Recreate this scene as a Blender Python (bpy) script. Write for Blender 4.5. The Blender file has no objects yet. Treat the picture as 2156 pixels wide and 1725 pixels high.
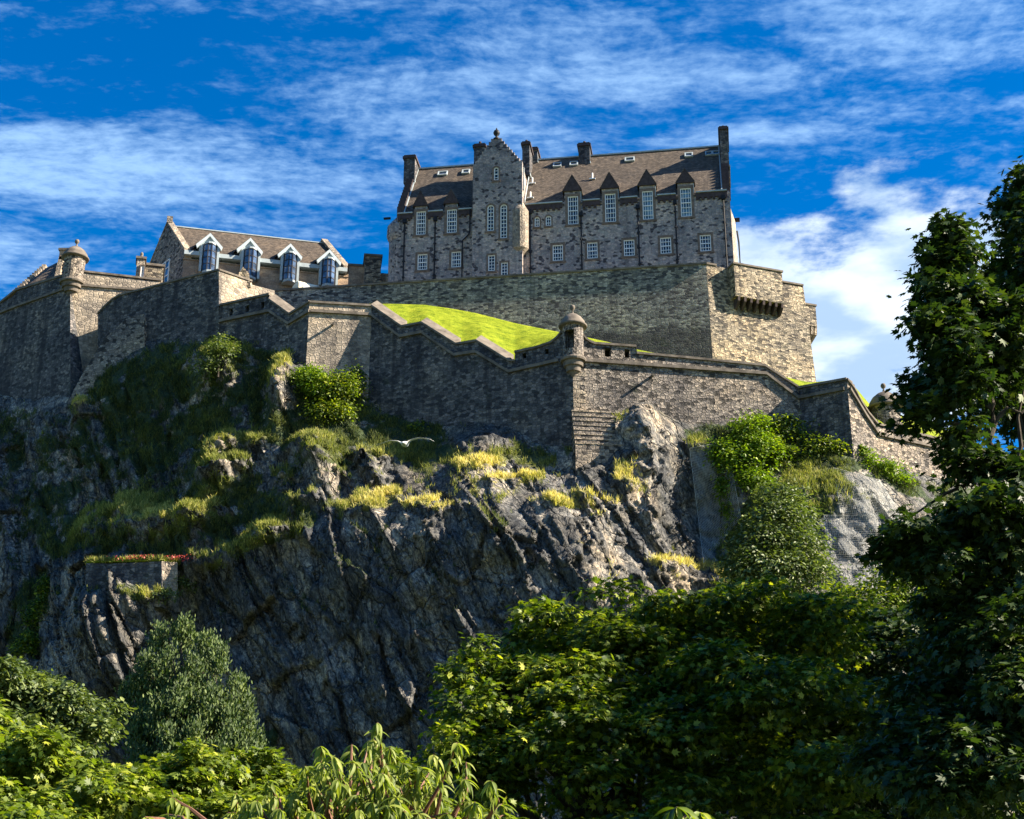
import bpy, bmesh, math, random
import numpy as np
from mathutils import Vector
from mathutils.geometry import tessellate_polygon
sc = bpy.context.scene
COL = sc.collection
# ------------------------------------------------------------------ camera
TH = math.radians(21.6); FPX = 3222.0; CX, CY = 1078.0, 862.5
CAM = Vector((0, 0, 1.7))
cd = bpy.data.cameras.new('camera'); cam = bpy.data.objects.new('camera', cd); COL.objects.link(cam)
cam.location = CAM; cam.rotation_euler = (math.pi/2 + TH, 0, 0)
cd.sensor_width = 36; cd.lens = 36*FPX/2156; cd.clip_start = .1; cd.clip_end = 5000
sc.camera = cam
# ------------------------------------------------------------------ light
AZ, EL = math.radians(-7.7), math.radians(35)      # azimuth measured from +X towards +Y
S = Vector((math.cos(EL)*math.cos(AZ), math.cos(EL)*math.sin(AZ), math.sin(EL)))
sd = bpy.data.lights.new('sun', 'SUN'); sun = bpy.data.objects.new('sun', sd); COL.objects.link(sun)
sd.energy = 5.0; sd.angle = math.radians(.5); sd.color = (1, .88, .70)
sun.location = (60, 0, 60); sun.rotation_euler = S.to_track_quat('Z', 'Y').to_euler()
sc.view_settings.view_transform = 'Standard'; sc.view_settings.look = 'None'
sc.view_settings.gamma = 1; sc.view_settings.use_curve_mapping = False
sc.view_settings.exposure = 1.92
# ------------------------------------------------------------------ node helpers
class N:
    def __init__(s, tree): s.t = tree
    def n(s, typ, **kw):
        nd = s.t.nodes.new(typ)
        ins = kw.pop('ins', {})
        for k, v in kw.items(): setattr(nd, k, v)
        for k, v in ins.items():
            if isinstance(v, bpy.types.NodeSocket): s.t.links.new(v, nd.inputs[k])
            else: nd.inputs[k].default_value = v
        return nd
    def math(s, op, a, b=0.0, c=0.0, clamp=False):
        return s.n('ShaderNodeMath', operation=op, use_clamp=clamp, ins={0: a, 1: b, 2: c}).outputs[0]
    def vmath(s, op, a, b=(0, 0, 0)):
        return s.n('ShaderNodeVectorMath', operation=op, ins={0: a, 1: b}).outputs[0]
    def mix(s, f, a, b, blend='MIX'):
        nd = s.t.nodes.new('ShaderNodeMix'); nd.data_type = 'RGBA'; nd.blend_type = blend; nd.clamp_factor = True
        for i, v in ((0, f), (6, a), (7, b)):
            if isinstance(v, bpy.types.NodeSocket): s.t.links.new(v, nd.inputs[i])
            else: nd.inputs[i].default_value = v if i == 0 or len(v) == 4 else (*v, 1)
        return nd.outputs[2]
    def smooth(s, v, a, b, c=0.0, d=1.0):
        nd = s.n('ShaderNodeMapRange', interpolation_type='SMOOTHSTEP', ins={0: v, 1: a, 2: b, 3: c, 4: d})
        return nd.outputs[0]
    def noise(s, vec, scale, detail=4, rough=.55, dist=0.0, w=None):
        return s.n('ShaderNodeTexNoise', ins={'Vector': vec, 'Scale': scale, 'Detail': detail, 'Roughness': rough, 'Distortion': dist}).outputs[0]
    def ramp(s, v, stops, interp='LINEAR'):
        nd = s.n('ShaderNodeValToRGB', ins={0: v}); cr = nd.color_ramp; cr.interpolation = interp
        while len(cr.elements) < len(stops): cr.elements.new(.5)
        for e, (p, c) in zip(cr.elements, stops): e.position = p; e.color = (*c, 1)
        return nd.outputs[0]
    def scale(s, vec, sc_, rot=(0, 0, 0)):
        return s.n('ShaderNodeMapping', ins={0: vec, 2: rot, 3: sc_}).outputs[0]
def newmat(name):
    m = bpy.data.materials.new(name); m.use_nodes = True; t = m.node_tree; t.nodes.clear()
    q = N(t); out = q.n('ShaderNodeOutputMaterial'); b = q.n('ShaderNodeBsdfPrincipled')
    t.links.new(b.outputs[0], out.inputs[0]); b.inputs['Roughness'].default_value = .85
    b.inputs['Specular IOR Level'].default_value = .25
    return m, q, b, out
# ------------------------------------------------------------------ sky
w = bpy.data.worlds.new('World'); sc.world = w; w.use_nodes = True; w.node_tree.nodes.clear()
q = N(w.node_tree)
wo = q.n('ShaderNodeOutputWorld'); bg = q.n('ShaderNodeBackground', ins={'Strength': .062})
sky = q.n('ShaderNodeTexSky', sky_type='NISHITA', sun_disc=False, sun_elevation=EL, sun_rotation=math.radians(90) - AZ,
          altitude=50, air_density=1.0, dust_density=.3, ozone_density=3.0)
skyc = q.n('ShaderNodeHueSaturation', ins={'Hue': .508, 'Saturation': 1.5, 'Value': .86, 'Color': sky.outputs[0]}).outputs[0]
gen = q.n('ShaderNodeTexCoord').outputs['Generated']
sx = q.n('ShaderNodeSeparateXYZ', ins={0: gen})
zz = q.math('MAXIMUM', sx.outputs[2], .05)
px_ = q.math('DIVIDE', sx.outputs[0], zz); py_ = q.math('DIVIDE', sx.outputs[1], zz)
pv = q.n('ShaderNodeCombineXYZ', ins={0: px_, 1: py_, 2: 0.0}).outputs[0]       # the cloud layer as a flat sheet overhead
wv = q.noise(q.scale(pv, (1, 1, 1)), 1.6, 3)
pvd = q.vmath('ADD', pv, q.vmath('SCALE', q.n('ShaderNodeTexNoise', ins={'Vector': pv, 'Scale': 2.2, 'Detail': 3}).outputs[1]))
pvd = q.n('ShaderNodeMix', data_type='VECTOR', ins={0: .12, 4: pv, 5: pvd}).outputs[1]
pr = q.scale(pvd, (1, 1, 1), (0, 0, math.radians(0)))
bands = q.noise(q.scale(pr, (.55, 1.5, 1)), 1.9, 3, .55)
mott = q.noise(q.scale(pr, (1.0, 1.25, 1)), 30, 6, .62)
wisp = q.noise(q.scale(pr, (1.0, 3.2, 1), (0, 0, math.radians(8))), 5.0, 5, .6)
fine = q.noise(q.scale(pr, (.85, 1.3, 1)), 75, 3, .55)
mt = q.math('ADD', q.math('MULTIPLY', mott, .72), q.math('MULTIPLY', fine, .28))
# where the high cloud lies: explicit wide banks in the sheet's own coordinates + noise
def bank(cx, cy, rx, ry, ang):
    d = q.vmath('SUBTRACT', pvd, (cx, cy, 0))
    d = q.scale(d, (1, 1, 1), (0, 0, math.radians(ang)))
    d = q.vmath('DIVIDE', d, (rx, ry, 1))
    l = q.n('ShaderNodeVectorMath', operation='LENGTH', ins={0: d}).outputs[1]
    return q.smooth(l, 1.15, .1)
cover = q.math('MULTIPLY', bank(-.50, 1.76, .62, .17, -6), 1.0)
for b in ((.15, 1.53, .50, .16, -10, .62), (.52, 1.47, .36, .10, -6, .7), (-.05, 1.64, .30, .10, -8, .7), (.36, 1.66, .22, .07, 4, .65),
          (-.66, 1.98, .22, .14, 0, .8), (-.36, 1.90, .36, .09, 0, .55), (.05, 1.78, .30, .10, 0, .75), (-.35, 1.40, .5, .12, 0, .05), (.55, 1.62, .3, .06, 0, .4)):
    cover = q.math('MAXIMUM', cover, q.math('MULTIPLY', bank(*b[:5]), b[5]))
cover = q.math('ADD', cover, q.math('MULTIPLY', q.math('SUBTRACT', bands, .5), .4), clamp=True)
dens = q.smooth(q.math('ADD', q.math('MULTIPLY', cover, .62), q.math('ADD', q.math('MULTIPLY', q.math('SUBTRACT', mt, .5), 1.15), q.math('MULTIPLY', q.math('SUBTRACT', wisp, .5), 1.1))), .0, .85)
dens = q.math('MULTIPLY', dens, .78)
# low cumulus bank to the right of the castle
cn = q.noise(pv, 7.5, 7, .58)
cd1 = q.n('ShaderNodeVectorMath', operation='LENGTH', ins={0: q.vmath('DIVIDE', q.vmath('SUBTRACT', pv, (.60, 2.12, 0)), (.30, .33, 1))}).outputs[1]
cd2 = q.n('ShaderNodeVectorMath', operation='LENGTH', ins={0: q.vmath('DIVIDE', q.vmath('SUBTRACT', pv, (.58, 2.62, 0)), (.26, .26, 1))}).outputs[1]
cdm = q.math('MINIMUM', cd1, cd2)
cum = q.smooth(q.math('SUBTRACT', q.math('MULTIPLY', q.math('SUBTRACT', cn, .5), 2.1), cdm), -1.28, -.80)
cshade = q.noise(q.vmath('ADD', pv, (-.03, .05, 0)), 6.0, 5, .5)
ccol = q.mix(q.smooth(cshade, .38, .62), (2.4, 3.3, 4.5), (4.7, 5.3, 5.9))
c1 = q.mix(dens, skyc, (2.3, 3.7, 5.6))
c2 = q.mix(q.math('MULTIPLY', cum, .92), c1, ccol)
w.node_tree.links.new(c2, bg.inputs[0]); w.node_tree.links.new(bg.outputs[0], wo.inputs[0])

# ------------------------------------------------------------------ materials
def geo_pos(q): return q.n('ShaderNodeNewGeometry').outputs['Position']
def stone(name, stops, cw=.7, ch=.38, bump=.6, mortar=(.10, .09, .08), stain=.5, low_dark=None, moss=.25, coursed=.35):
    m, q, b, out = newmat(name)
    uv = q.n('ShaderNodeTexCoord').outputs['UV']; pos = geo_pos(q)
    dn = q.n('ShaderNodeTexNoise', ins={'Vector': uv, 'Scale': 1.3, 'Detail': 2}).outputs[1]
    uvd = q.n('ShaderNodeMix', data_type='VECTOR', ins={0: coursed*.25, 4: uv, 5: q.vmath('ADD', uv, dn)}).outputs[1]
    uvs = q.scale(uvd, (1/cw, 1/ch, 1))
    vo = q.n('ShaderNodeTexVoronoi', voronoi_dimensions='2D', ins={'Vector': uvs, 'Scale': 1.0, 'Randomness': .82})
    ve = q.n('ShaderNodeTexVoronoi', voronoi_dimensions='2D', feature='DISTANCE_TO_EDGE', ins={'Vector': uvs, 'Scale': 1.0, 'Randomness': .82})
    rnd = q.n('ShaderNodeSeparateColor', ins={0: vo.outputs['Color']})
    col = q.ramp(rnd.outputs[0], stops, 'CONSTANT')
    fine_ = q.noise(pos, 5.0, 5, .65)
    col = q.mix(.75, col, q.ramp(fine_, [(.3, (.45, .45, .46)), (.5, (.95, .95, .95)), (.7, (1.5, 1.45, 1.4))]), 'MULTIPLY')
    edge = q.smooth(ve.outputs['Distance'], .02, .11)
    col = q.mix(q.math('MULTIPLY', q.math('SUBTRACT', 1.0, edge), .55), col, mortar)
    big = q.noise(pos, .22, 4, .6)
    col = q.mix(.85, col, q.ramp(big, [(.32, (.52, .54, .60)), (.5, (1, 1, 1)), (.68, (1.42, 1.32, 1.15))]), 'MULTIPLY')
    strk = q.math('ADD', q.math('MULTIPLY', q.noise(q.scale(uv, (.9, .07, 1)), 1.0, 4, .6), .6), q.math('MULTIPLY', q.noise(q.scale(uv, (.22, .05, 1)), 1.0, 5, .65), .4))
    col = q.mix(q.math('MULTIPLY', q.smooth(strk, .48, .62), stain), col, (.025, .025, .03))
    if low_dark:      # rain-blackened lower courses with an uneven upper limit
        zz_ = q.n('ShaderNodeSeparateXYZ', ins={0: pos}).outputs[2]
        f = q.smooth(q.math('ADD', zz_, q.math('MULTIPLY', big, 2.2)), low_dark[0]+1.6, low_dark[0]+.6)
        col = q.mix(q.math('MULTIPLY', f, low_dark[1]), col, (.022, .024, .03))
    ms = q.smooth(q.noise(pos, .55, 4, .65), .58, .74)
    col = q.mix(q.math('MULTIPLY', ms, moss), col, (.055, .07, .022))
    q.t.links.new(col, b.inputs['Base Color'])
    hgt = q.math('ADD', q.math('MULTIPLY', q.smooth(ve.outputs['Distance'], .0, .16), .35), q.math('ADD', q.math('MULTIPLY', rnd.outputs[1], .45), q.math('MULTIPLY', fine_, .9)))
    bp = q.n('ShaderNodeBump', ins={'Strength': 1.0, 'Distance': bump, 'Height': hgt})
    q.t.links.new(bp.outputs[0], b.inputs['Normal'])
    return m
def plain(name, col, rough=.8, var=.25, scale=2.0, metallic=0, bump=0):
    m, q, b, out = newmat(name); pos = geo_pos(q)
    nz = q.noise(pos, scale, 5, .6)
    lo = tuple(c*(1-var) for c in col); hi = tuple(min(1, c*(1+var)) for c in col)
    q.t.links.new(q.ramp(nz, [(.3, lo), (.7, hi)]), b.inputs['Base Color'])
    b.inputs['Roughness'].default_value = rough; b.inputs['Metallic'].default_value = metallic
    if bump:
        bp = q.n('ShaderNodeBump', ins={'Strength': .8, 'Distance': bump, 'Height': nz}); q.t.links.new(bp.outputs[0], b.inputs['Normal'])
    return m
M = {}
M['hosp'] = stone('rubble_mauve', [(0, (.06, .055, .06)), (.09, (.29, .255, .245)), (.34, (.37, .32, .30)), (.55, (.24, .225, .22)), (.68, (.43, .36, .32)), (.84, (.31, .295, .275)), (.95, (.10, .09, .10))], .38, .26, .07, (.22, .19, .19), stain=.30, moss=.12)
M['upper'] = stone('rubble_ochre_courses', [(0, (.07, .06, .05)), (.13, (.27, .225, .165)), (.40, (.35, .295, .215)), (.62, (.19, .165, .13)), (.8, (.44, .37, .27)), (.94, (.10, .09, .07))], .46, .21, .12, (.06, .055, .05), stain=.45, moss=.3)
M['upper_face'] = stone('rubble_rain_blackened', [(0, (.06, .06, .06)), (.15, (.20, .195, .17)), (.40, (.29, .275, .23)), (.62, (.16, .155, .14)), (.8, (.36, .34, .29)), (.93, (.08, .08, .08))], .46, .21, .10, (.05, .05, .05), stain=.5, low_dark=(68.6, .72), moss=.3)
M['lower'] = stone('rubble_brown', [(0, (.05, .045, .04)), (.15, (.21, .18, .155)), (.40, (.28, .24, .20)), (.62, (.17, .15, .135)), (.8, (.35, .30, .25)), (.94, (.08, .07, .06))], .42, .27, .14, (.05, .045, .04), stain=.4, moss=.25, coursed=.8)
M['lower_dark'] = stone('rubble_shade_soot_dark', [(0, (.05, .05, .055)), (.15, (.11, .105, .105)), (.40, (.155, .145, .14)), (.62, (.09, .09, .092)), (.8, (.21, .19, .18)), (.94, (.05, .05, .05))], .42, .27, .12, (.03, .03, .03), stain=.75, moss=.25, coursed=.8)  # darker copy of the brown rubble: shade painted into walls, real soot on chimneys
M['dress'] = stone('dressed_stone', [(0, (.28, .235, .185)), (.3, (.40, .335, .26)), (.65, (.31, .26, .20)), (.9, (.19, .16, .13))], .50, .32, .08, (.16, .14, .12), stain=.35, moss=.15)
M['coping'] = plain('coping_stone', (.135, .115, .095), .9, .5, 1.2, bump=.05)
M['brownstone'] = plain('brown_surround', (.16, .12, .095), .9, .35, 2.5, bump=.02)
M['sand'] = stone('sandstone_ashlar', [(0, (.27, .19, .135)), (.4, (.33, .24, .17)), (.75, (.24, .175, .13)), (.93, (.18, .13, .10))], 1.2, .5, .02, (.26, .19, .14), stain=.15, moss=0)
M['white'] = plain('white_paint', (.80, .80, .78), .5, .06, 3)
M['lead'] = plain('pale_leadwork', (.33, .38, .40), .6, .18, 1.5)
M['boards'] = plain('pale_blue_boards', (.46, .53, .56), .6, .15, 3)
M['iron'] = plain('black_iron', (.012, .012, .014), .6, .3, 5)
M['darkwood'] = plain('dark_cladding', (.03, .03, .035), .6, .3, 2)
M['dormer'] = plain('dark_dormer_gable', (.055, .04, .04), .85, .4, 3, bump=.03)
def roofmat(name, col, row=.28, bump=.04):
    m, q, b, out = newmat(name); uv = q.n('ShaderNodeTexCoord').outputs['UV']; pos = geo_pos(q)
    br = q.n('ShaderNodeTexBrick', offset=.5, ins={'Vector': uv, 'Scale': 1.0, 'Mortar Size': .02, 'Brick Width': .34, 'Row Height': row, 'Mortar Smooth': .2,
             'Color1': (*[c*.62 for c in col], 1), 'Color2': (*[c*1.3 for c in col], 1), 'Mortar': (*[c*.3 for c in col], 1)})
    nz = q.noise(pos, 1.7, 6, .7)
    c = q.mix(.8, br.outputs[0], q.ramp(nz, [(.3, (.5, .5, .52)), (.5, (1, 1, 1)), (.7, (1.6, 1.5, 1.35))]), 'MULTIPLY')
    c = q.mix(.6, c, q.ramp(q.noise(pos, .2, 3), [(.35, (.75, .76, .8)), (.65, (1.2, 1.15, 1.1))]), 'MULTIPLY')
    q.t.links.new(c, b.inputs['Base Color'])
    h = q.math('ADD', q.math('MULTIPLY', br.outputs[1], -.6), nz)
    bp = q.n('ShaderNodeBump', ins={'Strength': 1.0, 'Distance': bump, 'Height': h}); q.t.links.new(bp.outputs[0], b.inputs['Normal'])
    return m
M['slate'] = roofmat('brown_slates', (.105, .085, .068), .26, .07)
M['slate2'] = roofmat('grey_brown_slates', (.090, .072, .056), .26, .04)
def glassmat(name, col, rough=.08):
    m, q, b, out = newmat(name); pos = geo_pos(q)
    nz = q.noise(pos, .9, 2)
    q.t.links.new(q.ramp(nz, [(.35, tuple(c*.4 for c in col)), (.65, tuple(c*1.7 for c in col))]), b.inputs['Base Color'])
    b.inputs['Roughness'].default_value = rough; b.inputs['Specular IOR Level'].default_value = .8
    bp = q.n('ShaderNodeBump', ins={'Strength': .25, 'Distance': .02, 'Height': q.noise(pos, 3.0, 1)}); q.t.links.new(bp.outputs[0], b.inputs['Normal'])
    return m
M['glass'] = glassmat('window_glass', (.02, .03, .045))
M['curtain'] = glassmat('window_glass_over_pale_blinds', (.10, .17, .22), .12)
M['blueglass'] = glassmat('tinted_blue_glass', (.05, .08, .14), .1)

# ------------------------------------------------------------------ mesh helpers
def ray(x, y):
    a = (x-CX)/FPX; b = (CY-y)/FPX
    return Vector((a, math.cos(TH)-b*math.sin(TH), math.sin(TH)+b*math.cos(TH)))
def at(x, y, Y):
    r = ray(x, y); return CAM + r*((Y-CAM.y)/r.y)
def ppm(p):           # how many photo pixels one metre covers at p
    d = Vector(p)-CAM; return FPX/(d.y*math.cos(TH)+d.z*math.sin(TH))
class MB:
    def __init__(s): s.v = []; s.f = []
    def add(s, vs, fs):
        o = len(s.v); s.v += [Vector(v) for v in vs]; s.f += [tuple(i+o for i in f) for f in fs]
    def quad(s, a, b, c, d): s.add([a, b, c, d], [(0, 1, 2, 3)])
    def prism(s, pts, off):          # closed polygon extruded by off
        n = len(pts); off = Vector(off); pts = [Vector(p) for p in pts]
        tr = tessellate_polygon([pts])
        nn = Vector((0, 0, 0))
        for i in range(n): nn += pts[i].cross(pts[(i+1) % n])
        if nn.dot(off) > 0: pts.reverse(); tr = tessellate_polygon([pts])
        fs = [tuple(range(n)), tuple(range(2*n-1, n-1, -1))]
        fs += [((i+1) % n, i, n+i, n+(i+1) % n) for i in range(n)]
        s.add(pts+[p+off for p in pts], fs)
    def box(s, c, ax, ay, az):       # centre and three half-axis vectors
        c = Vector(c); ax, ay, az = Vector(ax), Vector(ay), Vector(az)
        vs = [c+sx*ax+sy*ay+sz*az for sz in (-1, 1) for sy in (-1, 1) for sx in (-1, 1)]
        fs = [(0, 2, 3, 1), (4, 5, 7, 6), (0, 1, 5, 4), (2, 6, 7, 3), (0, 4, 6, 2), (1, 3, 7, 5)]
        if ax.cross(ay).dot(az) < 0: fs = [tuple(reversed(f)) for f in fs]
        s.add(vs, fs)
    def tube(s, pts, rad, seg=8):
        pts = [Vector(p) for p in pts]; n = len(pts); rings = []
        for i, p in enumerate(pts):
            d = (pts[min(i+1, n-1)]-pts[max(i-1, 0)]).normalized()
            u = d.cross(Vector((0, 0, 1))); u = u.normalized() if u.length > 1e-3 else Vector((1, 0, 0))
            v = d.cross(u); r = rad[i] if hasattr(rad, '__len__') else rad
            rings.append([p + r*(math.cos(2*math.pi*k/seg)*u+math.sin(2*math.pi*k/seg)*v) for k in range(seg)])
        vs = [v for r_ in rings for v in r_]
        fs = [(i*seg+k, i*seg+(k+1) % seg, (i+1)*seg+(k+1) % seg, (i+1)*seg+k) for i in range(n-1) for k in range(seg)]
        fs += [tuple(range(seg-1, -1, -1)), tuple((n-1)*seg+k for k in range(seg))]
        s.add(vs, fs)
    def lathe(s, c, prof, seg=20, a0=0, a1=2*math.pi):   # prof: (r, z)
        c = Vector(c); full = abs(a1-a0-2*math.pi) < 1e-6; m = seg if full else seg+1
        vs = [c+Vector((r*math.cos(a0+(a1-a0)*k/seg), r*math.sin(a0+(a1-a0)*k/seg), z)) for r, z in prof for k in range(m)]
        fs = []
        for i in range(len(prof)-1):
            for k in range(seg):
                k2 = (k+1) % m
                fs.append((i*m+k, i*m+k2, (i+1)*m+k2, (i+1)*m+k))
        s.add(vs, fs)
    def build(s, name, mat, parent=None, smooth=False):
        me = bpy.data.meshes.new(name); L = parent_world(parent)
        me.from_pydata([v-L for v in s.v], [], s.f); me.update()
        uvl = me.uv_layers.new(name='UVMap'); up = Vector((0, 0, 1))
        for p in me.polygons:
            n = p.normal; t = up.cross(n)
            t = t.normalized() if t.length > .02 else Vector((1, 0, 0)); b = n.cross(t)
            for li in p.loop_indices:
                v = me.vertices[me.loops[li].vertex_index].co+L
                uvl.data[li].uv = (v.dot(t), v.dot(b))
        if smooth: me.shade_smooth()
        me.materials.append(M[mat] if isinstance(mat, str) else mat)
        o = bpy.data.objects.new(name, me); COL.objects.link(o)
        if parent: o.parent = parent
        return o
def parent_world(p):
    L = Vector((0, 0, 0))
    while p is not None: L += p.location; p = p.parent
    return L
def tag(o, label=None, cat=None, group=None, kind=None):
    if label: o['label'] = label
    if cat: o['category'] = cat
    if group: o['group'] = group
    if kind: o['kind'] = kind
    return o
def empty(name, loc, label, cat, group=None):
    o = bpy.data.objects.new(name, None); COL.objects.link(o); o.location = loc; o.empty_display_size = .5
    return tag(o, label, cat, group)
def npmesh(name, V, F, mat, parent=None, attrs=None, smooth=False):
    """V (n,3) array, F (m,3 or 4) array of world-space geometry"""
    L = np.array(parent_world(parent)); V = np.asarray(V, np.float32)-L.astype(np.float32); F = np.asarray(F, np.int32)
    me = bpy.data.meshes.new(name); k = F.shape[1]
    me.vertices.add(len(V)); me.vertices.foreach_set('co', V.ravel())
    me.loops.add(F.size); me.loops.foreach_set('vertex_index', F.ravel())
    me.polygons.add(len(F)); me.polygons.foreach_set('loop_start', np.arange(0, F.size, k, dtype=np.int32))
    if smooth: me.polygons.foreach_set('use_smooth', np.ones(len(F), bool))
    me.update(calc_edges=True)
    for an, av in (attrs or {}).items():
        a = me.attributes.new(an, 'FLOAT', 'POINT'); a.data.foreach_set('value', np.asarray(av, np.float32))
    me.materials.append(M[mat] if isinstance(mat, str) else mat)
    o = bpy.data.objects.new(name, me); COL.objects.link(o)
    if parent: o.parent = parent
    return o
# numpy value noise
def _h(ix, iy, iz, seed):
    h = (ix*374761393 + iy*668265263 + iz*2147483647*13 + seed*974634777) & 0xffffffff
    h = ((h ^ (h >> 13))*1274126177) & 0xffffffff
    h = h ^ (h >> 16); return (h & 0xffffff)/float(0xffffff)
def vnoise(x, y, z=0., seed=0):
    x, y, z = np.broadcast_arrays(np.asarray(x, float), np.asarray(y, float), np.asarray(z, float))
    ix, iy, iz = [np.floor(a).astype(np.int64) for a in (x, y, z)]
    fx, fy, fz = x-ix, y-iy, z-iz
    fx, fy, fz = [f*f*(3-2*f) for f in (fx, fy, fz)]
    r = 0
    for dx in (0, 1):
        for dy in (0, 1):
            for dz in (0, 1):
                wgt = (fx if dx else 1-fx)*(fy if dy else 1-fy)*(fz if dz else 1-fz)
                r = r + wgt*_h(ix+dx, iy+dy, iz+dz, seed)
    return r*2-1
def fbm(x, y, z=0., o=4, seed=0, g=.5):
    r = 0; a = 1; t = 0
    for i in range(o):
        r = r + a*vnoise(x*2**i, y*2**i, np.asarray(z)*2**i, seed+i); t += a; a *= g
    return r/t
def worley(x, y, seed=0, jit=.9):
    """returns F1, F2 distance, cell random, vector to cell centre"""
    ix = np.floor(x).astype(np.int64); iy = np.floor(y).astype(np.int64)
    f1 = np.full(x.shape, 9.); f2 = np.full(x.shape, 9.); rnd = np.zeros(x.shape); dxm = np.zeros(x.shape); dym = np.zeros(x.shape)
    for a in (-1, 0, 1):
        for b in (-1, 0, 1):
            cx = ix+a; cy = iy+b
            px = cx+.5+jit*(_h(cx, cy, cx*0, seed)-.5); py = cy+.5+jit*(_h(cx, cy, cx*0+7, seed)-.5)
            dx = x-px; dy = y-py; d = np.hypot(dx, dy); r = _h(cx, cy, cx*0+13, seed)
            c = d < f1
            f2 = np.where(c, f1, np.minimum(f2, d)); f1 = np.where(c, d, f1); rnd = np.where(c, r, rnd)
            dxm = np.where(c, dx, dxm); dym = np.where(c, dy, dym)
    return f1, f2, rnd, dxm, dym

class Pl:
    """a vertical (or battered) wall plane; u runs along it, z up"""
    def __init__(s, p0, ang=None, p1=None, batter=0.0):
        s.P = Vector(p0)
        if p1 is not None:
            d = Vector(p1)-s.P; s.d = Vector((d.x, d.y, 0)).normalized()
        else:
            a = math.radians(ang); s.d = Vector((math.cos(a), math.sin(a), 0))
        s.n = Vector((s.d.y, -s.d.x, 0)); s.b = batter
        s.up = Vector((0, 0, 1)) - s.n*batter
        s.N = s.d.cross(s.up)
    def hit(s, x, y):
        r = ray(x, y); return CAM + r*((s.P-CAM).dot(s.N)/r.dot(s.N))
    def uz(s, x, y):
        p = s.hit(x, y)-s.P; return p.dot(s.d), p.z
    def w(s, u, z, off=0.0): return s.P + s.d*u + s.up*z + s.n*off
    def shift(s, off): 
        r = Pl(s.P+s.n*off, p1=s.P+s.n*off+s.d, batter=s.b); return r
# ------------------------------------------------------------------ building helpers
def rect(pl, x0, y0, x1, y1):
    xm, ym = (x0+x1)/2, (y0+y1)/2
    return pl.uz(x0, ym)[0], pl.uz(xm, y1)[1], pl.uz(x1, ym)[0], pl.uz(xm, y0)[1]      # u0,z0,u1,z1
def ring(r, arch):
    u0, z0, u1, z1 = r
    if not arch: return [(u0, z0), (u1, z0), (u1, z1), (u0, z1)]
    rad = (u1-u0)/2; c = (u0+u1)/2
    return [(u0, z0), (u1, z0)]+[(c+rad*math.cos(a), z1-rad+rad*math.sin(a)) for a in [math.pi*k/8 for k in range(9)]]
def facade(mb, pl, outer, holes, thick=.6, reveal=.28, off=0.0, back=True):
    loops = [outer]+holes
    pts = [[pl.w(u, z, off) for u, z in L] for L in loops]
    tr = tessellate_polygon(pts); flat = [p for L in pts for p in L]
    mb.add(flat, [t for t in tr])
    for h in holes:                                     # reveals
        a = [pl.w(u, z, off) for u, z in h]; b = [pl.w(u, z, off-reveal) for u, z in h]; n = len(h)
        mb.add(a+b, [(i, (i+1) % n, n+(i+1) % n, n+i) for i in range(n)])
    if back:
        n = len(outer); a = [pl.w(u, z, off) for u, z in outer]; b = [pl.w(u, z, off-thick) for u, z in outer]
        mb.add(a+b, [(i, (i+1) % n, n+(i+1) % n, n+i) for i in range(n)])
        mb.add(b, [t for t in tessellate_polygon([b])])
def bar(mb, pl, u0, z0, u1, z1, off, d=.05):
    c = pl.w((u0+u1)/2, (z0+z1)/2, off)
    mb.box(c, pl.d*((u1-u0)/2), pl.n*d, Vector((0, 0, (z1-z0)/2)))
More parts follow.
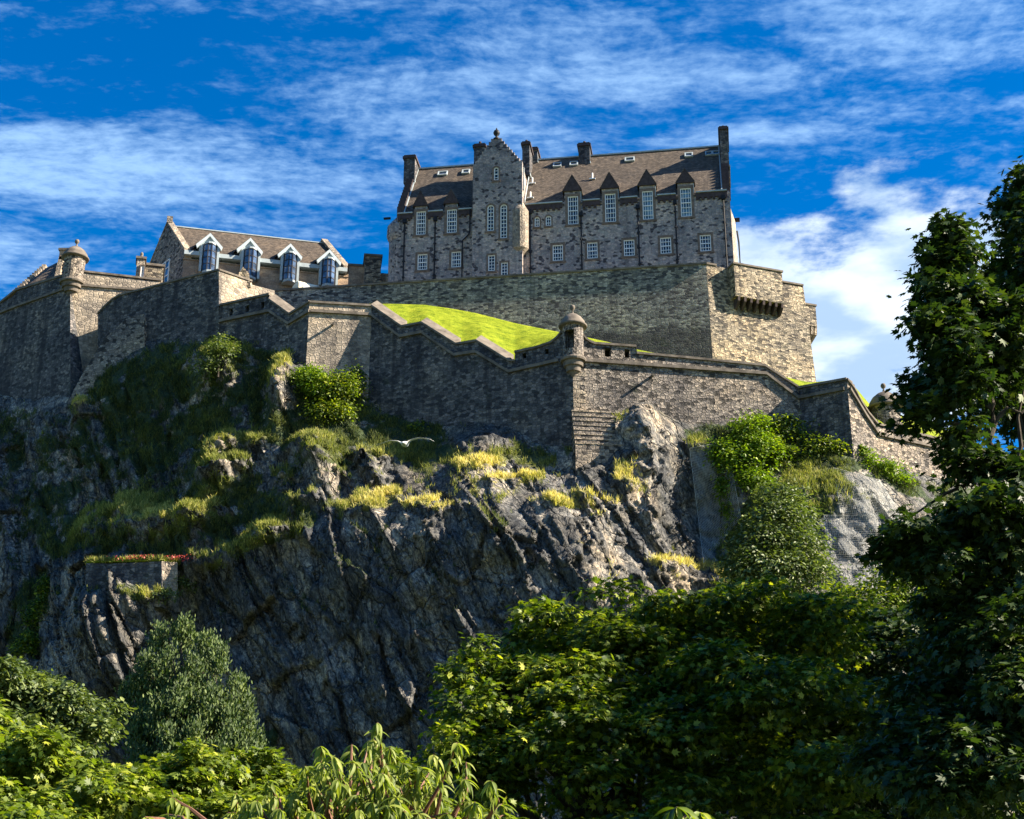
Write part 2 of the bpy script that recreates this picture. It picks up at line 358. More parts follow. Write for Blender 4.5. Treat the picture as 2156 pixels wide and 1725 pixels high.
def window(par, pl, r, nx, ny, arch=False, glass='glass', off=0.0, label=None, surround=.24, bw=.05, fr=.10):
    """sash window in a recess: white frame and bars, glass behind, stone surround"""
    u0, z0, u1, z1 = r; mb = MB(); o = off-.13
    zt = z1-((u1-u0)/2 if arch else 0)
    bar(mb, pl, u0, z0, u0+fr, zt, o); bar(mb, pl, u1-fr, z0, u1, zt, o)
    bar(mb, pl, u0+fr, z0, u1-fr, z0+fr*1.5, o+.01)
    if arch:
        rad = (u1-u0)/2; c = (u0+u1)/2
        for k in range(8):
            a0, a1 = math.pi*k/8, math.pi*(k+1)/8; R0 = rad; R1 = rad-fr
            P = [pl.w(c+R*math.cos(a), zt+R*math.sin(a), o+.05) for R, a in ((R0, a0), (R0, a1), (R1, a1), (R1, a0))]
            mb.prism(P, -pl.n*.1)
    else: bar(mb, pl, u0+fr, z1-fr, u1-fr, z1, o)
    for i in range(1, nx):
        uu = u0+(u1-u0)*i/nx; bar(mb, pl, uu-bw/2, z0+fr*1.5, uu+bw/2, (z1 if arch else z1-fr), o-.012, .03)
    for j in range(1, ny):
        zz = z0+(z1-z0)*j/ny; b2 = bw*(1.0 if (ny % 2 or j != ny//2) else 1.9)
        if zz < zt+.4: bar(mb, pl, u0+fr, zz-b2/2, u1-fr, zz+b2/2, o-(.006 if b2 == bw else 0), .035)
    wn = mb.build('window', 'white', par)
    if label: wn['label'] = label
    g = MB(); P = [pl.w(u, z, off-.2) for u, z in ring(r, arch)]; g.add(P, [tuple(range(len(P)))]); g.build('pane', glass, wn)
    s = MB(); sw = surround
    bar(s, pl, u0-sw, z0-.0, u0-.01, zt, off-.07, .1); bar(s, pl, u1+.01, z0-.0, u1+sw, zt, off-.07, .1)
    bar(s, pl, u0-sw*1.25, z0-.24, u1+sw*1.25, z0-.002, off-.02, .12)
    if arch:
        for k in range(8):
            a0, a1 = math.pi*k/8, math.pi*(k+1)/8
            P = [pl.w(c+R*math.cos(a), zt+R*math.sin(a), off+.03) for R, a in ((rad+sw, a0), (rad+sw, a1), (rad+.01, a1), (rad+.01, a0))]
            s.prism(P, -pl.n*.2)
    else: bar(s, pl, u0-sw, z1+.01, u1+sw, z1+sw, off-.07, .1)
    s.build('surround', 'brownstone', wn)
    return wn
def beam(mb, p, q, n, proud, depth, z0, z1, pitch=0.0):
    p, q = Vector(p), Vector(q); U = Vector((0, 0, 1))
    vs = []
    for e in (p, q):
        vs += [e+n*proud+U*z0, e+n*proud+U*z1, e-n*depth+U*(z1+pitch), e-n*depth+U*z0]
    mb.add(vs, [(0, 4, 5, 1), (1, 5, 6, 2), (2, 6, 7, 3), (3, 7, 4, 0), (0, 1, 2, 3), (7, 6, 5, 4)])
def polybeam(mb, pts, pls, *a, **k):
    for i in range(len(pts)-1): beam(mb, pts[i], pts[i+1], pls[i].n, *a, **k)

# ================================================================== the big building on the summit
H = Pl(at(1536, 402, 150.5), ang=-8.3); RD = -7.0
Hu = lambda x, y: H.uz(x, y)[0]
uL, uR = Hu(836, 453), 0.0
zE = 0.05; zR = 9.85; zB = -12.5
hosp = empty('barracks_building', H.w((uL+uR)/2, zB, RD), 'tall grey rubble-stone building with steep slate roof and crow-stepped central tower on the summit', 'building')
# windows
tall_r = [(1195.8, 413, 1217.3, 473), (1274, 407.7, 1296.4, 468), (1352.8, 401.8, 1375, 462.8), (1432.9, 396, 1455.7, 456.7)]
tall_l = [(876.4, 445, 896.2, 494.8), (941, 440.8, 961.5, 490.8)]
low_r = [(1163.6, 515.4, 1185.3, 549.6), (1236.3, 510.4, 1258, 544.8), (1313.6, 504.6, 1336, 539.4), (1390.4, 499.8, 1413.3, 534.6), (1474, 494.3, 1497, 529.6)]
low_l = [(879, 535, 899.5, 568.8), (950.4, 529.6, 970.6, 563.3)]
small = [(1125.6, 456.7, 1136, 478), (1149, 454.5, 1160.5, 476)]
holes = []
for i, r in enumerate(tall_r):
    rr = rect(H, *r); holes.append(ring(rr, False)); window(hosp, H, rr, 4, 6, glass='curtain' if i > 1 else 'glass', surround=.30, label='tall sash window lined with pale blinds' if i > 1 else None)
for r in tall_l: rr = rect(H, *r); holes.append(ring(rr, False)); window(hosp, H, rr, 4, 6, surround=.30)
for r in low_r+low_l: rr = rect(H, *r); holes.append(ring(rr, False)); window(hosp, H, rr, 4, 4, surround=.26)
for r in small: rr = rect(H, *r); holes.append(ring(rr, True)); window(hosp, H, rr, 2, 3, True, surround=.16, label='small arched window')
# dormers : front flush with the wall, tall gable above the eave
dorm = [(1185, 401, 1225, 1203.6, 373.5), (1263.5, 395.7, 1303.3, 1282.7, 367.8), (1342.5, 389, 1381.7, 1361, 362), (1422.6, 383.7, 1462.3, 1443.8, 360.4),
        (870.5, 432.7, 901, 883.6, 407), (934.7, 427, 965, 949.3, 404)]
outer = [(uL, zB), (uR, zB), (uR, zE)]
dd = []
for x0, yb, x1, xa, ya in dorm:
    u0 = Hu(x0, yb)+.18; u1 = Hu(x1, yb)-.18; ua, za = H.uz(xa, ya); zb = H.uz((x0+x1)/2, yb)[1]
    dd.append((u0, u1, zb, (u0+u1)/2, za))
for u0, u1, zb, ua, za in sorted(dd, key=lambda t: -t[0]):
    outer += [(u1, zE), (u1, zb), (ua, za), (u0, zb), (u0, zE)]
outer += [(uL, zE)]
mb = MB(); facade(mb, H, outer, holes, thick=.7)
# back wall and ends
B2 = -14.0
mb.prism([H.w(uR, zB, -.7), H.w(uR, zE, -.7), H.w(uR, zR+.45, RD), H.w(uR, zE, B2), H.w(uR, zB, B2)], -H.d*.7)
mb.prism([H.w(uL, zB, -.7), H.w(uL, zE, -.7), H.w(uL, zR+.45, RD), H.w(uL, zE, B2), H.w(uL, zB, B2)], H.d*.7)
mb.prism([H.w(uL+.7, zB, B2), H.w(uR-.7, zB, B2), H.w(uR-.7, zE, B2), H.w(uL+.7, zE, B2)], H.n*.6)
mb.build('wall', 'hosp', hosp)
# roof slopes (slightly proud of the facade plane at the eave)
mb = MB(); sl = (zR-zE)/(-RD)
def roofz(off): return zE+.12+sl*(-off) if off > RD else zE+.12+sl*(off-2*RD)
ra, rb = uL+.7, uR-.7
zf_ = lambda o: roofz(RD)+(roofz(RD)-roofz(.12)+.25)/(RD-.12)*(o-RD)      # front slope, a straight plane
P_ = [H.w(ra, zf_(.12), .12)]
for u0, u1, zb, ua_, za_ in sorted(dd): P_ += [H.w(u0-.02, zf_(.12), .12), H.w(u0-.02, zf_(-.8), -.8), H.w(u1+.02, zf_(-.8), -.8), H.w(u1+.02, zf_(.12), .12)]
P_ += [H.w(rb, zf_(.12), .12), H.w(rb, zf_(RD), RD), H.w(ra, zf_(RD), RD)]
mb.prism(P_, Vector((0, 0, -.2)))
mb.prism([H.w(ra, zE-.1, B2-.15), H.w(rb, zE-.1, B2-.15), H.w(rb, zR+.115, RD-.01), H.w(ra, zR+.115, RD-.01)], Vector((0, 0, -.2)))
roof = mb.build('roof', 'slate', hosp)
mb = MB(); mb.box(H.w((ra+rb)/2, zR+.2, RD), H.d*((rb-ra)/2), H.n*.16, Vector((0, 0, .09))); mb.build('ridge_capping', 'lead', roof)
# gutters between dormers, corbel course and string
mb = MB(); edges = sorted([(u0-.25, u1+.25) for u0, u1, *_ in dd]); tw0, tw1 = Hu(994, 440), Hu(1106, 440)
edges = sorted(edges+[(tw0, tw1)]); us = uL+.1; segs = []
for a, b in edges+[(uR-.3, 0)]:
    if a-us > .3: segs.append((us, a))
    us = b
for a, b in segs: mb = MB(); mb.box(H.w((a+b)/2, zE-.02, .16), H.d*((b-a)/2), H.n*.11, Vector((0, 0, .07))); mb.build('gutter', 'lead', hosp)
for a, b in segs:
    mb = MB(); mb.box(H.w((a+b)/2, zE-.42, .07), H.d*((b-a)/2), H.n*.09, Vector((0, 0, .3)))
    k = a+.15
    while k < b-.1:
        mb.box(H.w(k, zE-.85, .06), H.d*.14, H.n*.10, Vector((0, 0, .135))); k += .62
    mb.build('corbel_course', 'dormer', hosp)
# crow steps on the end gables
for uu, nm, sg in ((uR, 'right', 1), (uL, 'left', -1)):
    mb = MB(); n = 16
    for side in (0, 1):
        for i in range(n):
            f = (i+.5)/n; o = -.1+(RD+.1)*f if side == 0 else B2+.1+(RD-B2-.1)*f
            zt = zE+(zR-zE)*f+.75
            mb.box(H.w(uu-sg*.36, zt-.7, o), H.d*(.40 if i % 2 else .405), H.n*(-RD/n*.55), Vector((0, 0, .7)))
    mb.build('crow_steps', 'dormer', hosp)
    mb = MB()                                            # pale flashing beside the gable
    a = H.w(uu-sg*.85, roofz(0)+.05, 0); b = H.w(uu-sg*.85, zR+.17, RD)
    mb.prism([a+H.d*.07, a-H.d*.07, b-H.d*.07, b+H.d*.07], Vector((0, 0, .12))); mb.build('flashing', 'lead', hosp)
# dormer parts
for k, (u0, u1, zb, ua, za) in enumerate(dd):
    mb = MB(); e = .22
    mb.prism([H.w(u0-e, zb-.15, .02), H.w(u1+e, zb-.15, .02), H.w(ua, za+.16, .02)], H.n*.16)
    dm = mb.build('dormer', 'dormer', hosp)
    mb = MB()
    back = lambda z: -(z-zE-.12)/sl-.3
    for s, uo in ((-1, u0-e), (1, u1+e)):
        A = H.w(uo, zb-.05, .22); Bp = H.w(ua, za+.3, .22); C = H.w(ua, za+.3, back(za+.3)); D = H.w(uo, zb-.05, back(zb-.05))
        mb.prism([A, Bp, C, D], Vector((0, 0, -.14)))
    mb.build('dormer_roof', 'slate', dm)
    for s, uo in ((-1, u0), (1, u1)):
        mb = MB(); mb.prism([H.w(uo, zE-.1, -.1), H.w(uo, zb-.1, -.1), H.w(uo, zb-.1, back(zb-.1)), H.w(uo, zE+.2, -.4)], H.d*(.12*-s)); mb.build('cheek', 'hosp', dm)
    mb = MB(); mb.prism([H.w(u1+.03, zE+.0, .02), H.w(u1+.03, zb-.2, .02), H.w(u1+.03, zb-.2, -.22), H.w(u1+.03, zE+.25, -.22)], H.d*.06); mb.build('flashing', 'lead', dm)
# tower with crow-stepped gable, square windows low, arched above
T = H.shift(.9)
Tu = lambda x, y: T.uz(x, y)[0]
t0, t1 = Tu(994.8, 450), Tu(1099.5, 400)
zg = T.uz(1046, 349)[1]; ua, za = T.uz(1044.7, 292)
ns = 9; outer = [(t0, zB), (t1, zB), (t1, zg)]
for i in range(ns):
    f = (i+1)/ns; u = t1+(ua+.35-t1)*f; z = zg+(za-zg)*f
    outer += [(t1+(ua+.35-t1)*i/ns, z), (u, z)]
for i in range(ns, 0, -1):
    f = i/ns; u = t0+(ua-.35-t0)*f; z = zg+(za-zg)*f
    outer += [(u, z), (t0+(ua-.35-t0)*(i-1)/ns, z)]
outer += [(t0, zg)]
cl = []
for p in outer:
    if not cl or abs(p[0]-cl[-1][0])+abs(p[1]-cl[-1][1]) > 1e-4: cl.append(p)
outer = cl
tr_ = [((1026, 431.6, 1040, 486.7), 2, 7, True), ((1053.4, 430, 1067.5, 502), 2, 9, True), ((1040, 352, 1049.4, 380), 1, 4, True),
       ((1027.7, 537, 1042, 571), 2, 5, False), ((1055, 552.5, 1069, 586), 2, 5, False)]
th = []
tower = None
mbt = MB()
wl = []
for r, a, b, arch in tr_:
    rr = rect(T, *r); th.append(ring(rr, arch)); wl.append((rr, a, b, arch))
facade(mbt, T, outer, th, thick=.7)
mbt.prism([T.w(t0, zB, -.7), T.w(t0, zg, -.7), T.w(t0, zg, -7.5), T.w(t0, zB, -7.5)], T.d*.6)
mbt.prism([T.w(t1, zB, -.7), T.w(t1, zg, -.7), T.w(t1, zg, -7.5), T.w(t1, zB, -7.5)], -T.d*.6)
tower = mbt.build('tower', 'hosp', hosp)
for rr, a, b, arch in wl: window(tower, T, rr, a, b, arch, surround=.2, label='round-headed stair window' if arch else None)
mb = MB()
for s, uo in ((-1, t0), (1, t1)):
    mb.prism([T.w(uo, zg-.1, -.7), T.w(ua, za-.7, -.7), T.w(ua, za-.7, -9), T.w(uo, zg-.1, -9)], Vector((0, 0, -.15)))
mb.build('tower_roof', 'slate', tower)
mb = MB(); c = T.w(ua, za, -.3)
mb.lathe(c, [(0, -.1), (.42, -.1), (.40, .15), (.16, .3), (.14, .5), (.34, .72), (.40, .95), (.3, 1.2), (.12, 1.35), (.05, 1.6), (0, 1.65)], 12); mb.build('finial', 'iron', tower, True)
# rounded stair corner of the tower
zc0 = T.uz(1100, 521)[1]; zc1 = T.uz(1100, 436)[1]; cc = T.w(t1-.35, 0, -.62)
mb = MB(); mb.lathe(cc, [(.2, zc0-1.1), (.5, zc0-.6), (.98, zc0), (1.0, zc0+.3), (1.0, zc1-.3), (.55, zc1+.5), (.1, zc1+1.5)], 20); mb.build('stair_corner', 'dress', tower)
mb = MB()                                               # lead flashing where tower side meets the roof
for o0, o1 in ((-.9, -6.8),):
    a = T.w(t1+.12, zE+.25, -.95); b = T.w(t1+.12, zR+.1, -7.6); mb.prism([a, b, b+Vector((0, 0, .45)), a+Vector((0, 0, .45))], T.d*.06)
mb.box(T.w(t1+.06, (zE+zg)/2+1, -.9), T.d*.06, T.n*.12, Vector((0, 0, (zg-zE)/2-1))); mb.build('flashing', 'lead', tower)
# chimneys  (px box on a shifted plane, offsets front/back)
def chimney(x0, y0, x1, y1, of, depth, pots=2, lab=None):
    P = H.shift(of); u0, z1 = P.uz(x0, y0); u1, z0 = P.uz(x1, y1); z0 -= 1.2
    um = (u0+u1)/2; hw = (u1-u0)/2; mb = MB(); back = depth/2
    mb.box(P.w(um, (z0+z1-.5)/2, -back), P.d*hw, P.n*back, Vector((0, 0, (z1-.5-z0)/2)))
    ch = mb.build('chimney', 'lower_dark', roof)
    mb = MB(); mb.box(P.w(um, z1-.35, -back), P.d*(hw+.15), P.n*(back+.15), Vector((0, 0, .15))); mb.box(P.w(um, z1-.1, -back), P.d*(hw+.02), P.n*(back+.02), Vector((0, 0, .1)))
    mb.build('chimney_cap', 'dormer', ch)
    for i in range(pots):
        f = (i+.5)/pots
        mb = MB(); mb.lathe(P.w(um, z1, -depth*f), [(.16, 0), (.14, .35), (.17, .38), (.15, .5), (0, .5)], 8); mb.build('chimney_pot', 'dormer', ch)
    mb = MB(); zf = max(z0, roofz(of-.02))
    mb.box(P.w(u1+.04, zf+.15, -back*.9), P.d*.05, P.n*(back), Vector((0, 0, .12))); mb.build('flashing', 'lead', ch)
chimney(851, 327, 873, 366, -4.8, 4.0, 2)
chimney(998, 303, 1020.5, 352, -2.6, 2.0, 2)
chimney(1099.5, 298, 1115, 350, -3.4, 2.6, 2)
chimney(1116, 310, 1131.5, 345, -6.6, 2.4, 1)
chimney(1217.5, 301, 1242, 342, -5.8, 2.6, 2)
chimney(1514, 266, 1536.5, 360, -3.4, 5.0, 3)
# skylights and vents
for x0, y0, x1, y1, in ((923, 364, 941, 372), (974, 361, 988, 368), (1166, 344, 1181, 353), (1201, 342, 1216, 351), (1317, 333, 1335, 342), (1443, 323, 1458, 331), (1486, 320, 1499, 328), (1501, 318.5, 1514, 327)):
    of = -5.9; P = H.shift(of); u = P.uz((x0+x1)/2, y1)[0]; hw = (P.uz(x1, y1)[0]-P.uz(x0, y1)[0])/2
    a = math.atan(sl); dn = (H.n*math.cos(a)+Vector((0, 0, -math.sin(a)))); nn = H.n*math.sin(a)+Vector((0, 0, math.cos(a)))
    c = H.w(u, roofz(of), of)
    mb = MB(); f = .07
    for s in (-1, 1): mb.box(c+H.d*(hw*s)+nn*.1, H.d*f, dn*.45, nn*.1); mb.box(c+dn*(.45*s)+nn*.1, H.d*(hw+f), dn*f, nn*.099)
    sk = mb.build('skylight', 'lead', roof)
    mb = MB(); mb.box(c+nn*.08, H.d*hw, dn*.4, nn*.03); mb.build('pane', 'glass', sk)
for x, y in ((1247, 361), (1121, 394), (1117, 422)):
    of = -3.2 if y < 400 else -.9; P = H.shift(of); u = P.uz(x, y)[0]
    mb = MB(); c = H.w(u, roofz(of), of); mb.tube([c, c+Vector((0, 0, .8))], .09, 8); mb.box(c+Vector((0, 0, .02)), H.d*.35, H.n*.16, Vector((0, 0, .06))); mb.build('vent_pipe', 'white', roof)
# drainpipes
for i, (x, ya, yb, f) in enumerate(((852, 470, 600, H), (916.5, 465, 595, H), (1223.9, 455, 580, H), (1343.6, 440, 570, H), (1422, 430, 565, H), (1524, 420, 560, H), (1116.5, 450, 590, H))):
    u = Hu(x, ya+20); z1 = H.uz(x, ya)[1]; mb = MB(); mb.tube([H.w(u, z1, .16), H.w(u, zB, .16)], .085, 8)
    mb.box(H.w(u, z1+.15, .18), H.d*.22, H.n*.16, Vector((0, 0, .25)))
    for k in range(5): mb.box(H.w(u, z1-2*k-1, .1), H.d*.16, H.n*.11, Vector((0, 0, .05)))
    mb.build('drainpipe', 'iron', hosp)
u0, z0 = H.uz(974, 508); z2 = H.uz(974, 452)[1]; mb = MB(); ub = Hu(993, 500)
mb.tube([H.w(ub-.2, z2+1, .16), H.w(ub-.2, z0+1.0, .16), H.w(ub-.4, z0+.6, .16), H.w(u0+.3, z0+.3, .16), H.w(u0, z0, .16), H.w(u0, zB, .16)], .085, 8); mb.build('drainpipe', 'iron', hosp)
# left corner turret corbelled out of the end wall
zt1 = H.uz(815, 492)[1]; mb = MB()
mb.lathe(H.w(uL-.1, 0, -1.0), [(.95, zB), (.95, zt1-.8), (1.15, zt1-.4), (1.25, zt1), (1.2, zt1+1.2), (.7, zt1+1.9), (.1, zt1+2.6)], 18); mb.build('corner_turret', 'hosp', hosp)
mb = MB(); mb.box(H.w(uL-1.3, zt1+2.3, -.6), H.d*.4, H.n*.12, Vector((0, 0, .1))); mb.build('waterspout', 'iron', hosp)
# right end: wall projection, pipes, spout
Pe = Pl(H.w(uR, zE, 0), ang=-8.3+64)
mb = MB(); zpr = H.uz(1545, 440)[1]
mb.prism([H.w(uR-.02, zB, -.5), H.w(uR+.5, zB, -3.2), H.w(uR+.5, zpr, -3.2), H.w(uR-.02, zpr+.5, -.5)], -H.n*4); mb.build('end_bay', 'dress', hosp)
mb = MB(); mb.tube([H.w(uR+.62, zpr-1, -3.4), H.w(uR+.75, zpr-2.5, -3.4), H.w(uR+.75, zB, -3.4)], .1, 8); mb.box(H.w(uR+.6, zpr+.3, -3.2), H.d*.4, H.n*.15, Vector((0, 0, .2))); mb.build('drainpipe', 'iron', hosp)

# ================================================================== upper retaining wall
U = Pl(at(1487, 557, 146), ang=-7.9, batter=.045)
A = U.hit(1487, 557); Bq = U.hit(1502, 775)
uw = empty('bastion_wall', U.hit(1490, 770), 'massive high bastion wall of grey coursed rubble directly below the big building, its right face sunlit', 'castle wall')
zlow = -19.0
def Ux(x, y): return U.uz(x, y)
uA = Ux(1487, 557)[0]; uLft = Ux(580, 612)[0]; uB, zB2 = Ux(1502, 775)
kx = (uB-uA)/(zB2)                # the corner leans a little
mb = MB()
pts = [(uA+kx*zlow, zlow), (uA, 0), (Ux(1000, 583)[0], 0), (uLft, 0), (uLft, zlow)]
P3 = [U.w(u, z) for u, z in pts]
mb.prism(P3, -U.n*1.2)
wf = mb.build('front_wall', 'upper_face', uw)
Sd = Pl(A, ang=20)                # sunlit side
C = Sd.hit(1690, 590); D = Pl(Bq, ang=20).hit(1720, 812)
A0 = U.w(uA+kx*zlow, zlow); 
lam = (A0.z-A.z)/(D.z-C.z) if abs(D.z-C.z) > 1 else 1; D0 = C+(D-C)*((A0.z-C.z)/(D.z-C.z))
C = Vector((C.x, C.y, A.z-.6)); C1 = Sd.hit(1646, 571)
mb = MB(); nn = Sd.n
m0 = A; m1 = A0; N_ = 6; vs = []
top = [A, Vector((A.x+(C1.x-A.x)*.999, A.y+(C1.y-A.y)*.999, A.z)), C]
front = [A0, A, Vector((C1.x, C1.y, A.z-.15)), Vector((C1.x, C1.y, C.z)), C, D0]
mb.add(front+[p-nn*1.5 for p in front], [(0, 1, 2), (0, 2, 3), (0, 3, 5), (3, 4, 5), (1, 7, 8, 2), (2, 8, 9, 3), (3, 9, 10, 4), (4, 10, 11, 5), (0, 6, 7, 1), (11, 10, 9, 8, 7, 6)])
mb.build('side_wall', 'upper', uw)  # ochre stone carries the sun's gold; the shaded front has a greyer copy
mb = MB()                         # far return behind the right edge
mb.prism([C, D0, D0+Vector((-2, 9, 0)), C+Vector((-2, 9, 0))], Vector((-1, 0, 0))); mb.build('return_wall', 'upper', uw)
mb = MB(); beam(mb, U.w(uLft, 0), U.w(uA, 0), U.n, .12, 1.0, 0, .22); 
sa, sb = Sd.P, Vector((C1.x, C1.y, A.z)); beam(mb, sa, sa+(sb-sa)*.13, Sd.n, .12, 1.0, 0, .22); beam(mb, Vector((C1.x, C1.y, C.z)), C, Sd.n, .12, 1.0, 0, .2)
mb.build('coping', 'coping', uw)
# corbelled box projecting over the sunlit face
O = Sd.shift(1.25); o0, oz1 = O.uz(1545, 556); o1 = O.uz(1646, 572)[0]; oz0 = O.uz(1545, 622)[1]
mb = MB(); mb.box(O.w((o0+o1)/2, (oz0+oz1)/2, -.75), O.d*((o1-o0)/2), O.n*.75, Vector((0, 0, (oz1-oz0)/2)))
bx = mb.build('box_machicolation', 'upper', uw)
mb = MB(); mb.box(O.w((o0+o1)/2, oz1+.1, -.75), O.d*((o1-o0)/2+.12), O.n*.87, Vector((0, 0, .1))); mb.build('coping', 'coping', bx)
k = 0; nC = 8
for k in range(nC):
    u = o0+.3+(o1-o0-.6)*k/(nC-1); mb = MB()
    a = O.w(u, oz0, -.02); b = O.w(u, oz0-.45, -.1); c2 = O.w(u, oz0-1.1, -.75); d2 = O.w(u, oz0-1.15, -1.3); e = O.w(u, oz0, -1.3)
    mb.prism([a, b, c2, d2, e], O.d*.26); mb.build('corbel', 'dormer', bx)
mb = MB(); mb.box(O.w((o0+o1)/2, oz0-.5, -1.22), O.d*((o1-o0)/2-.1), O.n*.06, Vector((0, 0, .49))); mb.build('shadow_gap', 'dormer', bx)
# light streaks of mortar wash below the box
# box turret far right, round chimney pot on the wall head
tb = Pl(at(1697, 640, 152), ang=20); a0, z1 = tb.uz(1695, 641); a1 = tb.uz(1717, 645)[0]; zm = tb.uz(1697, 684)[1]; zb_ = tb.uz(1714, 718)[1]
bt = empty('latrine_turret', tb.w(a0, zb_, 0), 'narrow square turret corbelled out at the far right edge of the high bastion', 'turret')
mb = MB(); mb.box(tb.w((a0+a1)/2, (z1+zm)/2, -.9), tb.d*((a1-a0)/2), tb.n*.9, Vector((0, 0, (z1-zm)/2))); mb.build('turret_box', 'upper', bt)
mb = MB(); mb.box(tb.w((a0+a1)/2, z1+.08, -.9), tb.d*((a1-a0)/2+.12), tb.n*1.0, Vector((0, 0, .1))); mb.build('coping', 'coping', bt)
for k in range(3):
    u = a0+.15+(a1-a0-.4)*k/2; mb = MB(); mb.prism([tb.w(u, zm, -.05), tb.w(u, zm-.9, -.2), tb.w(u-.3, zb_, -1.2), tb.w(u-.3, zm, -1.6)], tb.d*.28); mb.build('corbel', 'dress', bt)
mb = MB(); p = Sd.hit(1567, 553); p.z -= .1; mb.lathe(p+Vector((0, 2.2, 0)), [(.36, -1), (.36, .7), (.42, .75), (.42, .95), (0, .97)], 12)
tag(mb.build('vent_pot', 'iron', None), 'short dark green vent pot standing on the wall head right of the big building', 'vent')
# ================================================================== sandstone building with white bay dormers
class Skew(Pl):                      # the end walls of this building are not square to its front
    def w(s, u, z, off=0.0): return s.P + s.d*(u+.45*min(off, 0)) + s.up*z + s.n*off
G = Skew(at(388, 531, 165), ang=14); GD = -5.2
gal = empty('gallery_building', at(560, 590, 166), 'long sandstone building with tan slate roof and four white gabled bay windows', 'building')
gE = .0; gu1 = G.uz(735, 559)[0]; gB = -5.5; gR = G.shift(GD).uz(520, 495)[1]
FB = G.uz(442, 552)[1]                     # window band bottom
mb = MB(); mb.prism([G.w(0, gB), G.w(gu1, gB), G.w(gu1, FB), G.w(0, FB)], -G.n*.5)
mb.prism([G.w(0, FB), G.w(.9, FB), G.w(.9, gE-.1), G.w(0, gE-.1)], -G.n*.5)
mb.prism([G.w(gu1-.5, FB), G.w(gu1, FB), G.w(gu1, gE-.1), G.w(gu1-.5, gE-.1)], -G.n*.5)
mb.build('wall', 'sand', gal)
mb = MB(); mb.box(G.w(gu1/2, FB+.02, -.1), G.d*(gu1/2+.05), G.n*.22, Vector((0, 0, .07))); mb.build('sill_course', 'sand', gal)
mb = MB(); mb.prism([G.w(.9, FB, -.6), G.w(gu1-.5, FB, -.6), G.w(gu1-.5, gE, -.6), G.w(.9, gE, -.6)], -G.n*.3); mb.build('recessed_band', 'darkwood', gal)
mb = MB(); mb.box(G.w(gu1/2, gE-.25, .05), G.d*(gu1/2), G.n*.55, Vector((0, 0, .26))); mb.build('fascia', 'lead', gal)
# roof
mb = MB(); mb.prism([G.w(.3, gE-.02, .35), G.w(gu1-.2, gE-.02, .35), G.w(gu1-.2, gR, GD), G.w(.3, gR, GD)], Vector((0, 0, -.2)))
mb.prism([G.w(.3, gE-.02, 2*GD-.35), G.w(gu1-.2, gE-.02, 2*GD-.35), G.w(gu1-.2, gR-.003, GD), G.w(.3, gR-.003, GD)], Vector((0, 0, -.2)))
groof = mb.build('roof', 'slate2', gal)
mb = MB(); mb.box(G.w(gu1/2, gR+.05, GD), G.d*(gu1/2-.5), G.n*.14, Vector((0, 0, .07))); mb.build('ridge_capping', 'lead', groof)
# end gables with raised skews
E = Pl(G.w(0, 0, 0), p1=G.w(0, 0, 2*GD))        # left gable plane runs back
Eg = Pl(G.w(0, 0, 2*GD), p1=G.w(0, 0, 0))
def gable(u, s):
    mb = MB(); mb.prism([G.w(u, gB, -.01), G.w(u, gE+.25, -.01), G.w(u, gR+.45, GD), G.w(u, gE+.25, 2*GD), G.w(u, gB, 2*GD)], G.d*s); mb.build('gable_wall', 'lower', gal)  # darker rubble than the front wall, shade of the gable put into its colour
    mb = MB()
    for o0, o1 in ((.35, GD), (2*GD-.35, GD)):
        a = G.w(u-.1*s, gE+.15, o0); b = G.w(u-.1*s, gR+.42, o1); mb.prism([a, b, b+Vector((0, 0, .28)), a+Vector((0, 0, .28))], G.d*(s+ (.2 if s > 0 else -.2)))
    mb.build('skew', 'dress', gal)
gable(0, .55); gable(gu1, -.55)
mb = MB(); mb.box(G.w(.28, gR+.75, GD), G.d*.36, G.n*.45, Vector((0, 0, .45))); mb.build('gable_block', 'dress', gal)
# big window in the left gable wall (faces left)
ge = Pl(G.w(0, 0, 2*GD), p1=G.w(0, 0, 0))
L_ = -2*GD
rr = (L_*.42, -3.6, L_*.42+3.2, gE+.6)
fr = MB()
for i in range(4): bar(fr, ge, rr[0]+(rr[2]-rr[0])*i/3-.05, rr[1], rr[0]+(rr[2]-rr[0])*i/3+.05, rr[3], .06, .08)
for j in range(5): zz = rr[1]+(rr[3]-rr[1])*j/4; bar(fr, ge, rr[0], zz-.05, rr[2], zz+.05, .05, .075)
gw = fr.build('window', 'white', gal); gw['label'] = 'large gridded window in the end gable'
fr = MB(); bar(fr, ge, rr[0], rr[1], rr[2], rr[3], .03, .02); fr.build('pane', 'blueglass', gw)
fr = MB(); a0_, a1_ = rr[0]-.2, rr[2]+.2; fr.prism([ge.w(a0_, rr[1]-.1, .4), ge.w(a1_, rr[1]-.1, .4), ge.w(a1_, rr[1]-.8, .02), ge.w(a0_, rr[1]-.8, .02)], ge.n*-.2); fr.build('sill', 'lead', gw)
